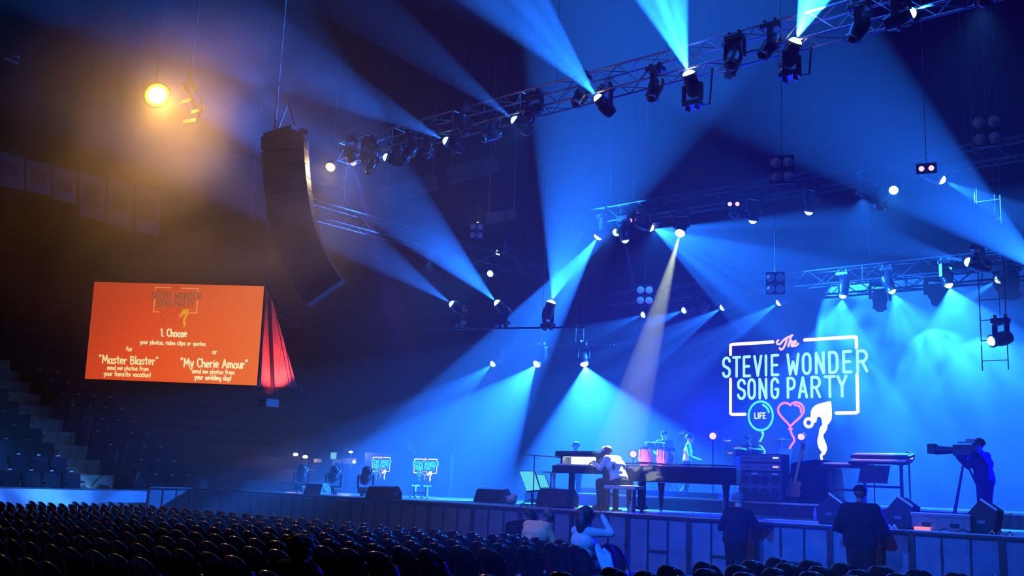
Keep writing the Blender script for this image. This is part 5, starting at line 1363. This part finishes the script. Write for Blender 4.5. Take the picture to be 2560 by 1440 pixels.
MB().box((-.05, 0, zt + .02), (.42, .2, .035)).build('top', M_white, t, bevel=.006); MB().box((0, 0, .012), (.34, .3, .024)).build('base', M_black, t)
if False: music_stand('bright-edged music stand between the pale panels and the organ', atp(1382, 1240, 19.8, SZ), at_y(1382, 1180, 19.8).z - SZ, .3, .1, M_white)
t = thing('water_bottle', 'small violet bottle on the deck right of the covered rig', 'bottle', atp(2038, 1258, 20.2, SZ)); MB().lathe([(.035, 0), (.038, .02), (.038, .16), (.015, .2), (.015, .23)], 12).build('body', M_vio, t, True); MB().lathe([(.018, .22), (.018, .245)], 10).build('cap', M_white, t)
t = thing('water_bottle', 'cyan-lit bottle on the deck edge below the piano bench', 'bottle', S(1577, 1279)); MB().lathe([(.04, 0), (.042, .02), (.042, .12), (.015, .17), (.015, .2)], 12).build('body', mat('clear_bottle', (.4, .5, .55), .2), t, True); MB().lathe([(.018, .19), (.018, .215)], 10).build('cap', M_white, t)
for px, py, w, d, lab in ((1560, 1281, .3, .22, 'white sheet of paper on the deck edge before the piano bench'), (1772, 1284, .75, .1, 'long pale strip lying on the deck edge before the grand piano'), (2000, 1303, 1.4, .12, 'long pale sheet lying on the deck edge between the two standing people'), (1157, 1252, 1.9, .3, 'pale sheet painting the light on the deck edge right of the violet-edged stand')):  # the last sheet paints a patch of light on the deck
    t = thing('paper_sheet', lab, 'paper', Vector((S(px, py).x, max(S(px, py).y, SY0 + .2), SZ))); MB().box((0, 0, .006), (w, d, .01)).build('sheet', M_paper, t)
t = thing('white_cloth', 'crumpled white cloth on the deck edge left of the pale panels', 'cloth', S(1265, 1260) + Vector((0, .2, 0)))
MB().ell((0, 0, .1), (.14, .12, .11), 10, 7).ell((.06, .02, .17), (.08, .08, .07), 8, 6).build('folds', M_paper, t, True)
def cable(label, px0, px1, seed, m=M_black, n=9, y0=17.15):
    rnd = random.Random(seed); a = S(px0, 1290); pts = []
    for k in range(n):
        px = px0 + (px1 - px0) * k / (n - 1); u = ray(px, 1290); q = y0 + rnd.uniform(0, .22)
        pts.append(Vector((CAM.x + u.x * q / u.y, q, SZ + .014 + (.05 if k % 3 == 1 else 0))))
    t = thing('stage_cable', label, 'cable', pts[0]); MB().tube([p - pts[0] for p in pts], .014, 6).build('cable', m, t, True)
cable('loose pale cables on the deck edge right of the broad man', 2205, 2240, 1, M_white); cable('loose cable on the deck edge before the long case', 2300, 2420, 2, M_alu); cable('loose cables at the right end of the deck edge', 2470, 2530, 3, M_alu); cable('tangled cables below the pale panels', 1300, 1372, 4, M_steel)
t = thing('red_strip', 'small pink-red lit strip on the deck before the long case', 'strip', atp(2306, 1300, 17.25, SZ)); MB().box((0, 0, .03), (.26, .05, .06)).build('strip', glow('red_strip_lit', (1, .3, .35), 1.0), t)

# ------------------------------------------------------------------ people
import numpy as np
M_eye = mat('eye_white', (.7, .7, .68), .2)
def V(*a): return Vector(a)
class Person:
    """limbs are tapered round bones merged into one skin; local +Y is forward, z = 0 the ground"""
    def __init__(self, mats): self.c, self.mats = [], mats
    def cap(self, a, b, ra, rb, mi): self.c.append((Vector(a), Vector(b), ra, rb, mi)); return self
    def chain(self, pts, rs, mi):
        for i in range(len(pts) - 1): self.cap(pts[i], pts[i + 1], rs[i], rs[i + 1], mi)
        return self
    def body(self, voxel=.014, zmax=None):
        mb = MB()
        for a, b, ra, rb, mi in self.c:
            d = b - a
            if d.length < 1e-4: mb.ell(a, (ra, ra, ra), 12, 8); continue
            d.normalize()
            n = 4
            pts = [a - d * ra * math.cos(math.pi / 2 * k / n) for k in range(n)] + [a, b] + [b + d * rb * math.sin(math.pi / 2 * (k + 1) / n) for k in range(n)]
            rs = [max(.0008, ra * math.sin(math.pi / 2 * k / n)) for k in range(n)] + [ra, rb] + [max(.0008, rb * math.cos(math.pi / 2 * (k + 1) / n)) for k in range(n)]
            mb.tube(pts, rs, 12)
        me = bpy.data.meshes.new('body'); me.from_pydata(mb.v, [], mb.f)
        o = bpy.data.objects.new('tmp', me); COL.objects.link(o)
        m = o.modifiers.new('r', 'REMESH'); m.mode = 'VOXEL'; m.voxel_size = voxel
        m = o.modifiers.new('s', 'SMOOTH'); m.factor = .5; m.iterations = 3
        dg = bpy.context.evaluated_depsgraph_get()
        out = bpy.data.meshes.new_from_object(o.evaluated_get(dg))
        bpy.data.objects.remove(o); bpy.data.meshes.remove(me)
        out.materials.clear()
        for q in self.mats: out.materials.append(q)
        n = len(out.polygons); cen = np.empty(n * 3, dtype=np.float32); out.polygons.foreach_get('center', cen); cen = cen.reshape(n, 3)
        best = np.full(n, 1e9); idx = np.zeros(n, dtype=np.int32)
        for a, b, ra, rb, mi in self.c:
            A = np.array(a); D = np.array(b - a); L2 = float(D @ D) or 1e-9
            t = np.clip(((cen - A) @ D) / L2, 0, 1); q = A + t[:, None] * D
            ds = np.linalg.norm(cen - q, axis=1) - (ra + (rb - ra) * t)
            if mi >= 2 and zmax is not None: ds[cen[:, 2] > zmax] = 1e8
            w = ds < best; best[w] = ds[w]; idx[w] = mi
        out.polygons.foreach_set('material_index', idx); out.shade_smooth(); out.name = 'body'
        return out
def hand_bones(P, wrist, d, n, mi, s=1.0, curl=.35, side=1):
    """palm, four fingers of unequal length and a thumb from the side of the palm"""
    d = Vector(d).normalized(); n = Vector(n); n = (n - d * n.dot(d)).normalized(); x = d.cross(n) * side
    P.cap(wrist, Vector(wrist) + d * .03 * s, .026 * s, .03 * s, mi)
    for k, (o, L) in enumerate(((-.03, .07), (-.01, .082), (.011, .077), (.03, .06))):
        a = Vector(wrist) + d * .07 * s + x * o * s; b = a + (d * math.cos(curl) - n * math.sin(curl)) * L * .55 * s; c = b + (d * math.cos(curl * 2.2) - n * math.sin(curl * 2.2)) * L * .5 * s
        P.cap(Vector(wrist) + d * .02 * s + x * o * .6 * s, a, .017 * s, .012 * s, mi); P.chain([a, b, c], [.0105 * s, .0095 * s, .008 * s], mi)
    a = Vector(wrist) + d * .025 * s - x * .028 * s; b = a + (d * .6 - x * .6 - n * .3).normalized() * .042 * s; c = b + (d * .9 - x * .2 - n * .3).normalized() * .032 * s
    P.chain([a, b, c], [.015 * s, .0115 * s, .009 * s], mi)
def head_bones(P, c, fwd, up, mi, s=1.0):
    f = Vector(fwd).normalized(); u = Vector(up); u = (u - f * u.dot(f)).normalized(); r = f.cross(u)
    c = Vector(c)
    P.cap(c + f * .012 * s, c - f * .022 * s + u * .01 * s, .088 * s, .088 * s, mi); P.cap(c + u * .03 * s, c + u * .035 * s - f * .02 * s, .084 * s, .086 * s, mi)
    P.cap(c + f * .03 * s - u * .05 * s, c + f * .045 * s - u * .085 * s, .06 * s, .045 * s, mi); P.cap(c + f * .07 * s - u * .1 * s, c + f * .068 * s - u * .105 * s, .022 * s, .02 * s, mi)
    P.cap(c + f * .095 * s, c + f * .112 * s - u * .03 * s, .01 * s, .015 * s, mi); P.cap(c + f * .085 * s + u * .022 * s - r * .035 * s, c + f * .085 * s + u * .022 * s + r * .035 * s, .014 * s, .014 * s, mi)
    P.cap(c + f * .088 * s - u * .06 * s - r * .016 * s, c + f * .088 * s - u * .06 * s + r * .016 * s, .011 * s, .011 * s, mi)
    for q in (-1, 1): P.cap(c + r * q * .088 * s + u * .012 * s - f * .004 * s, c + r * q * .09 * s - u * .024 * s, .018 * s, .012 * s, mi)
    return f, u, r
def shell(mb, c, f, u, r, rad, s=1.0, low=-.2, back=.0, grow=1.0):
    """a hair or cap shell over the skull, cut off at `low`"""
    prof = []
    for k in range(9):
        a = math.pi / 2 - (math.pi / 2 - math.asin(low)) * k / 8
        prof.append((max(.001, rad * math.cos(a)) * s, rad * math.sin(a) * s))
    prof = prof[::-1]
    R = Matrix((r * grow, f * 1.08 * grow, u)).transposed().to_4x4()
    mb.lathe(prof, 18, Matrix.Translation(Vector(c) - f * back * s + u * .012 * s) @ R)
def person(label, M, J, mats, hair=None, hat=None, voxel=.014, fat=1.0, hair_low=-.25, extra=None, group=None, hair_m=None, skirt=None):
    """J: joint name -> point. mats = (skin, top, bottom, shoe)"""
    P = Person(mats)
    g = lambda k: Vector(J[k])
    pel, che, nec, hd = g('pelvis'), g('chest'), g('neck'), g('head')
    up = (che - pel).normalized()
    rt = (g('shR') - g('shL')).normalized()
    hip = (g('hipR') - g('hipL')).normalized()
    F = fat
    P.cap(pel - hip * .08 * F, pel + hip * .08 * F, .115 * F, .115 * F, 2)
    w = pel.lerp(che, .5)
    P.cap(w - rt * .07 * F, w + rt * .07 * F, .112 * F, .112 * F, 1); P.cap(pel.lerp(che, .25) - rt * .08 * F, pel.lerp(che, .25) + rt * .08 * F, .115 * F, .115 * F, 1)
    P.cap(che - rt * .09 * F, che + rt * .09 * F, .125 * F, .125 * F, 1); P.cap(w - rt * .05, che + rt * .05, .12 * F, .12 * F, 1)
    P.cap(g('shL'), g('shR'), .075 * F, .075 * F, 1); P.cap(che, nec - up * .03, .12 * F, .075, 1)
    P.chain([nec - up * .04, hd - Vector(J['hu']) * .07], [.062, .056], 0)
    f, u, r = head_bones(P, hd, J['hf'], J['hu'], 0, J.get('hs', 1.0))
    for sd in 'LR':
        q = -1 if sd == 'L' else 1
        P.chain([g('sh' + sd), g('el' + sd), g('wr' + sd)], [.066 * F, .052 * F, .038 * F], 1)
        P.cap(g('wr' + sd) - (g('wr' + sd) - g('el' + sd)).normalized() * .03, g('wr' + sd), .03, .028, 0)
        hand_bones(P, g('wr' + sd), J.get('hd' + sd, (g('wr' + sd) - g('el' + sd))), J.get('hn' + sd, (0, .3, 1)), 0, 1.0, .4, q)
        P.chain([g('hip' + sd), g('kn' + sd), g('an' + sd)], [.095 * F, .068 * F, .046], 2)
        a = g('an' + sd); to = g('to' + sd)
        P.chain([a, a.lerp(to, .5) - V(0, 0, .0), to], [.048, .046, .038], 3)
    if extra: extra(P, g)
    t = thing('person', label, 'person', M=M, group=group)
    put('body', P.body(voxel, pel.z + .13), t)
    s = J.get('hs', 1.0)
    if hair:
        mb = MB(); shell(mb, hd, f, u, r, .108, s, hair_low, .016); mb.build('hair', hair_m or M_hair, t, True)
    if hat == 'cap':
        mb = MB(); shell(mb, hd, f, u, r, .114, s, .12, .004); mb.build('cap', hair_m or M_jack, t, True)
        b = MB(); b.prism([(-.07, .08), (.07, .08), (.06, .17), (0, .19), (-.06, .17)], .0, .012, Matrix.Translation(hd + u * .03 * s) @ Matrix((r, f, u)).transposed().to_4x4()); b.build('cap_brim', hair_m or M_jack, t, bevel=.004)
    if hat == 'flat':
        R = Matrix.Translation(hd + u * .06) @ Matrix((r, f, u)).transposed().to_4x4()
        MB().lathe([(.19, 0), (.2, .012), (.115, .02), (.11, .09), (.004, .1)], 20, R).build('hat', hair_m or M_blackgloss, t, True)
    return t, f, u, r, hd
M_hair = mat('dark_hair', (.012, .01, .009), .6, var=.4, scale=30)
M_hairw = mat('white_hair', (.6, .58, .55), .7, var=.15, scale=30)
M_jack = mat('dark_jacket', (.009, .010, .014), .9, spec=.12); M_trou = mat('dark_trousers', (.009, .010, .014), .9, spec=.12); M_shoe = mat('black_shoe', (.01, .01, .01), .5)
M_shirtw = mat('white_shirt', (.75, .72, .68), .8, var=.08); M_peach = mat('peach_polo', (.8, .36, .16), .8, var=.08); M_green = mat('pale_green_jacket', (.33, .36, .30), .85, var=.15)
M_scarf = mat('pale_blue_scarf', (.35, .5, .62), .8, var=.3, scale=9)
def stand_pose(h=1.75, lean=0.0, **k):
    s = h / 1.75
    J = dict(pelvis=V(0, 0, .95), chest=V(0, .02 + lean * .3, 1.26), neck=V(0, .02 + lean * .5, 1.47), head=V(0, .05 + lean * .62, 1.63), hf=V(0, 1, -.05), hu=V(0, 0, 1),
             shL=V(-.18, .02 + lean * .45, 1.41), shR=V(.18, .02 + lean * .45, 1.41), elL=V(-.25, -.02, 1.13), elR=V(.25, -.02, 1.13), wrL=V(-.25, .08, .9), wrR=V(.25, .08, .9),
             hipL=V(-.09, 0, .9), hipR=V(.09, 0, .9), knL=V(-.1, .03, .49), knR=V(.1, .03, .49), anL=V(-.11, -.02, .09), anR=V(.11, -.02, .09), toL=V(-.13, .15, .045), toR=V(.13, .15, .045))
    J.update(k)
    for q in J:
        if q not in ('hf', 'hu', 'hs') and q[:2] not in ('hd', 'hn'): J[q] = Vector(J[q]) * s
    return J
def sit_pose(seat=.46, **k):
    J = dict(pelvis=V(0, 0, seat + .1), chest=V(0, .04, seat + .42), neck=V(0, .06, seat + .63), head=V(0, .1, seat + .79), hf=V(0, 1, -.05), hu=V(0, 0, 1),
             shL=V(-.18, .05, seat + .56), shR=V(.18, .05, seat + .56), elL=V(-.24, .1, seat + .3), elR=V(.24, .1, seat + .3), wrL=V(-.16, .33, seat + .2), wrR=V(.16, .33, seat + .2),
             hipL=V(-.09, .03, seat + .09), hipR=V(.09, .03, seat + .09), knL=V(-.12, .44, seat + .08), knR=V(.12, .44, seat + .08), anL=V(-.12, .42, .09), anR=V(.12, .42, .09), toL=V(-.13, .58, .045), toR=V(.13, .58, .045))
    J.update(k); return J
# broad man standing at the barrier, seen from behind
bm_ = at_y(2150, 1300, 15.75)
J = stand_pose(1.86, .0, elL=V(-.36, .12, 1.12), wrL=V(-.3, .42, 1.06), elR=V(.34, .06, 1.1), wrR=V(.24, .3, 1.0), shL=V(-.2, .02, 1.40), shR=V(.2, .02, 1.40), chest=V(0, .0, 1.24))
person('broad man in a dark jacket and cap standing at the barrier, seen from behind', T(bm_.x, bm_.y, 0, math.radians(10)), J, [M_skin_d, M_jack, M_trou, M_shoe], hat='cap', fat=1.34, voxel=.015)
wm = at_y(1838, 1300, 15.85)
J = stand_pose(1.66, .18, elL=V(-.34, .14, 1.12), wrL=V(-.22, .4, 1.18), elR=V(.36, .2, 1.15), wrR=V(.44, .5, 1.2), hf=V(.15, 1, -.25))
person('white-haired person in a dark jacket leaning on the barrier, seen from behind', T(wm.x, wm.y, 0, math.radians(5)), J, [M_skin_l, M_jack, M_trou, M_shoe], hair=True, hair_m=mat('grey_hair', (.12, .13, .14), .7), fat=1.12, voxel=.015)
# seated audience at the end of the centre block
def seat_chair(px, y, label, rz=0.0):
    p = at_y(px, 1390, y); dup(chair0, T(p.x, p.y, 0, rz), label, 'occupied floor chairs'); return p
p = seat_chair(1326, 13.45, 'black floor chair under the bald man in the peach shirt')
J = sit_pose(.46, chest=V(.02, .1, .86), neck=V(.04, .2, 1.05), head=V(.10, .30, 1.17), hf=V(.25, .8, -.5), hu=V(.1, .45, .9), shL=V(-.19, .12, .99), shR=V(.2, .14, .98), elL=V(-.22, .3, .78), elR=V(.3, .24, .74), wrL=V(-.08, .48, .7), wrR=V(.12, .5, .68))
person('bald man in a peach-white shirt sitting bent forward, seen from behind', T(p.x, p.y, 0, math.radians(-6)), J, [M_skin_d, M_peach, M_trou, M_shoe], fat=1.3, voxel=.013)
p = seat_chair(1452, 12.35, 'black floor chair under the woman in the pale green jacket')
def scarf(P, g): pass
J = sit_pose(.46, head=V(.0, .1, 1.27), hf=V(.75, .65, -.15), elR=V(.42, .20, 1.02), wrR=V(.19, .24, 1.24), hdR=V(-.8, .1, .2), hnR=V(0, 1, 0), elL=V(-.3, .16, .74), wrL=V(-.1, .38, .68))
t, f, u, r, hd = person('dark-haired woman in a pale green jacket sitting with a hand raised to her brow', T(p.x, p.y, 0, math.radians(-12)), J, [M_skin_d, M_green, mat('denim', (.05, .08, .13), .85), M_shoe], hair=True, voxel=.012, fat=1.02)
b = MB().ell(hd + V(0, -.1, -.12), (.105, .085, .17), 14, 10).ell(hd + V(-.03, -.06, -.02), (.115, .11, .12), 14, 10); b.build('long_hair', M_hair, t, True, label='long dark hair down her back')
# scarf hanging from her lap
b = MB()
for k, (x0, x1, wdt) in enumerate(((.24, .38, .06), (.34, .52, .05), (.30, .46, .045))):
    b.tube([(x0 - .06, .12 + .05 * k, .86 - .06 * k), (x0, .16 + .05 * k, .72), (x0 + .06, .2, .56), (x1, .2 + .04 * k, .34), (x1 + .02, .22, .1)], [wdt * .6, wdt, wdt * 1.1, wdt, wdt * .5], 8)
sc_ = thing('scarf', 'pale blue scarf hanging over the side of the seated woman', 'scarf', T(p.x, p.y, 0, math.radians(-12)).translation, math.radians(-12)); b.build('cloth', M_scarf, sc_, True)
p = seat_chair(1290, 13.55, 'black floor chair under the leaning dark-haired spectator')
J = sit_pose(.46, chest=V(-.04, .1, .85), neck=V(-.02, .2, 1.03), head=V(.06, .3, 1.14), hf=V(.4, .8, -.4), hu=V(.15, .4, .9), shL=V(-.22, .1, .95), shR=V(.14, .16, 1.0), elL=V(-.3, .26, .75), wrL=V(-.12, .46, .68), elR=V(.2, .3, .76))
person('dark-haired spectator in dark clothes leaning forward left of the bald man', T(p.x, p.y, 0, math.radians(4)), J, [M_skin_d, M_jack, M_trou, M_shoe], hair=True, fat=1.2, voxel=.014)
p = at_y(748, 1400, 5.9); dup(chair0, T(p.x, p.y - .02, 0, 0), 'black floor chair under the lone dark-haired spectator', 'occupied floor chairs')
J = sit_pose(.44, pelvis=V(0, .06, .5), chest=V(0, -.02, .74), neck=V(0, -.03, .92), head=V(0, .02, 1.04), shL=V(-.18, -.02, .86), shR=V(.18, -.02, .86), elL=V(-.24, .1, .66))
t, f, u, r, hd = person('lone dark-haired spectator sitting among the empty chairs at the bottom', T(p.x, p.y, 0, math.radians(0)), J, [M_skin_d, M_jack, M_trou, M_shoe], hair=True, fat=1.1, voxel=.015, hair_low=-.5)
b = MB().ell(hd + V(0, -.02, .01), (.118, .118, .122), 16, 10)
for k in range(26):
    a_, e_ = k * 2.4, -.3 + 1.2 * (k % 13) / 12; b.ell(hd + V(.09 * math.cos(a_) * math.cos(e_), -.02 + .09 * math.sin(a_) * math.cos(e_), .02 + .095 * math.sin(e_)), (.045, .045, .04), 8, 6)
b.build('thick_hair', M_hair, t, True)
# pianist
J = sit_pose(.5, chest=V(0, .12, .92), neck=V(0, .25, 1.09), head=V(0, .36, 1.2), hf=V(0, .85, -.4), hu=V(0, .4, .9), shL=V(-.19, .2, 1.05), shR=V(.19, .2, 1.05), elL=V(-.27, .32, .86), elR=V(.27, .32, .86), wrL=V(-.17, .56, .98), wrR=V(.15, .56, .98), hdL=V(0, 1, -.15), hdR=V(0, 1, -.15))
px_ = kc + Vector((0.83, 0.0, 0))
t, f, u, r, hd = person('pianist in a white shirt and white cap bent over the keyboards', T(px_.x + .12, px_.y + .05, SZ, math.radians(90)), J, [M_skin_d, M_shirtw, M_trou, M_shoe], voxel=.013, fat=1.2)
M_capw = mat('white_cap_cloth', (.8, .78, .74), .8)
mb = MB(); shell(mb, hd, f, u, r, .118, 1.0, .1, 0); mb.build('cap', M_capw, t, True)
b = MB(); b.prism([(-.09, .06), (.09, .06), (.09, .2), (.05, .25), (-.05, .25), (-.09, .2)], 0, .02, Matrix.Translation(hd + u * .02) @ Matrix((r, f, u)).transposed().to_4x4()); b.build('cap_brim', M_capw, t, bevel=.006)
b = MB(); shell(b, hd, f, u, r, .112, 1.0, -.35, .03); b.build('hair', M_hair, t, True)
# saxophonist
sp_ = atp(1440, 1165, 22.6, SZ); zt = at_y(1440, 1106, 22.6).z - SZ
J = stand_pose(zt + .02, 0, elL=V(-.3, .12, 1.14), elR=V(.3, .12, 1.12), wrL=V(-.05, .32, 1.2), wrR=V(.05, .3, .98), hf=V(0, 1, -.1))
t, *_ = person('saxophonist in a dark jacket standing behind the organ console', T(sp_.x, sp_.y, SZ, math.radians(195)), J, [M_skin_l, mat('violet_jacket', (.12, .06, .14), .7), M_trou, M_shoe], hair=True, voxel=.016)
tx = thing('saxophone', 'golden saxophone held by the saxophonist', 'saxophone', M=T(sp_.x, sp_.y, SZ, math.radians(195)) @ Matrix.Scale((zt + .02) / 1.75, 4))
MB().tube([(0, .17, 1.56), (0, .26, 1.5), (0, .33, 1.36), (0, .36, 1.1), (0, .36, .9), (0, .42, .82), (0, .5, .86), (0, .54, 1.02), (0, .57, 1.1)], [.008, .012, .018, .028, .036, .042, .05, .062, .085], 10).build('horn', M_brass, tx, True)
b = MB()
for k in range(6): b.ell((.03, .35, 1.3 - .07 * k), (.016, .016, .016), 8, 6)
b.build('keys', M_brass, tx, True)
# percussionists
c = atp(1662, 1100, 24.4, PZ); h_ = at_y(1662, 1078, 24.4).z - PZ
J = stand_pose(h_, 0, elL=V(-.3, .14, 1.12), elR=V(.3, .14, 1.12), wrL=V(-.16, .4, 1.06), wrR=V(.16, .4, 1.06))
person('percussionist in a dark shirt and cap behind the congas', T(c.x, c.y, PZ, math.radians(200)), J, [M_skin_l, mat('navy_shirt', (.01, .012, .05), .8), M_trou, M_shoe], hat='cap', voxel=.016, fat=1.1)
c = atp(1717, 1105, 24.3, RISER_Z); h_ = at_y(1722, 1084, 24.3).z - RISER_Z
J = stand_pose(h_, .06, elL=V(-.28, .1, 1.1), elR=V(.28, .1, 1.1), wrL=V(-.2, .38, 1.02), wrR=V(.2, .38, 1.02), hf=V(-.2, 1, -.1))
person('musician in a pale mint shirt right of the congas', T(c.x, c.y, RISER_Z, math.radians(120 + 180)), J, [M_skin_l, mat('mint_shirt', (.6, .75, .66), .8), M_trou, M_shoe], hair=True, voxel=.016)
# drummer
c = atp(1874, 1108, 25.6, RISER_Z)
J = sit_pose(.55, elL=V(-.32, .15, .85), elR=V(.32, .15, .85), wrL=V(-.2, .42, .92), wrR=V(.2, .42, .92))
person('drummer in dark clothes behind the cymbals', T(c.x, c.y, RISER_Z + .25, math.radians(190)), J, [M_skin_d, M_jack, M_trou, M_shoe], hat='cap', voxel=.018)
t2 = thing('drum_stool', 'black stool under the drummer', 'stool', (c.x, c.y, RISER_Z)); MB().lathe([(.17, .74), (.18, .78), (.004, .80)], 16).build('seat', M_black, t2, True); MB().tube([(0, 0, 0), (0, 0, .75)], .03, 8).box((0, 0, .01), (.4, .4, .02)).build('base', M_steel, t2)
# person in a flat hat above the led panels
c = atp(1024, 1120, 23.2, SZ); h_ = at_y(1026, 1107, 23.2).z - SZ
J = stand_pose(h_ + .03, .05, elL=V(-.36, .12, 1.15), elR=V(.34, .1, 1.12), wrL=V(-.5, .4, 1.2), wrR=V(.4, .38, 1.12), hf=V(-.2, 1, -.25))
person('person in a flat brimmed hat standing behind the larger led panel', T(c.x, c.y, SZ, math.radians(190)), J, [M_skin_d, mat('violet_black_shirt', (.03, .015, .06), .7), M_trou, M_shoe], hat='flat', hair_m=mat('violet_black_hat', (.03, .02, .07), .5), voxel=.016)
mic_stand('thin microphone boom left of the person in a flat hat', atp(988, 1140, 22.9, SZ), at_y(1004, 1120, 22.9).z - SZ, at_y(980, 1130, 22.9), True)
l = bpy.data.lights.new('violet_side', 'SPOT'); l.energy = 500; l.color = (.25, .06, 1); l.spot_size = .5; l.shadow_soft_size = .05
lo = bpy.data.objects.new('violet_side', l); COL.objects.link(lo); lo.location = (c.x + 2.5, c.y + 1.5, SZ + 4.2); lo.rotation_euler = (Vector((c.x, c.y, SZ + 1.2)) - lo.location).to_track_quat('-Z', 'Y').to_euler()
# camera operator at the right
c = atp(2466, 1280, 19.6, SZ); h_ = at_y(2466, 1118, 19.6).z - SZ
J = stand_pose(max(1.6, h_), .1, elL=V(-.3, .15, 1.2), wrL=V(-.2, .4, 1.35), elR=V(.3, .12, 1.2), wrR=V(.16, .42, 1.38), hf=V(0, 1, -.05))
person('camera operator in dark clothes standing at the right of the stage', T(c.x, c.y, SZ, math.radians(75)), J, [M_skin_d, M_jack, M_trou, M_shoe], hair=True, voxel=.017, fat=1.15)
p = at_y(2410, 1126, 19.5)
t = thing('video_camera', 'big video camera on a tripod before the camera operator', 'camera', (p.x, p.y, SZ)); z = p.z - SZ
MB().box((0.05, 0, z), (.45, .16, .2)).build('body', M_black, t, bevel=.02); MB().tube([(-.18, 0, z), (-.5, 0, z)], [.06, .085], 14).build('lens_barrel', M_black, t, True)
MB().box((-.55, 0, z + .02), (.12, .22, .18)).build('matte_box', M_black, t); MB().box((.05, 0, z + .14), (.3, .04, .03)).box((.12, .08, z + .17), (.2, .08, .08)).build('viewfinder', M_steel, t)
for k in range(3):
    a = math.radians(120 * k + 20); MB().tube([(0, 0, z - .14), (.5 * math.cos(a), .5 * math.sin(a), .0)], .02, 6).build('tripod_leg', M_black, t)
MB().lathe([(.06, z - .18), (.08, z - .1)], 12).build('tripod_head', M_black, t)
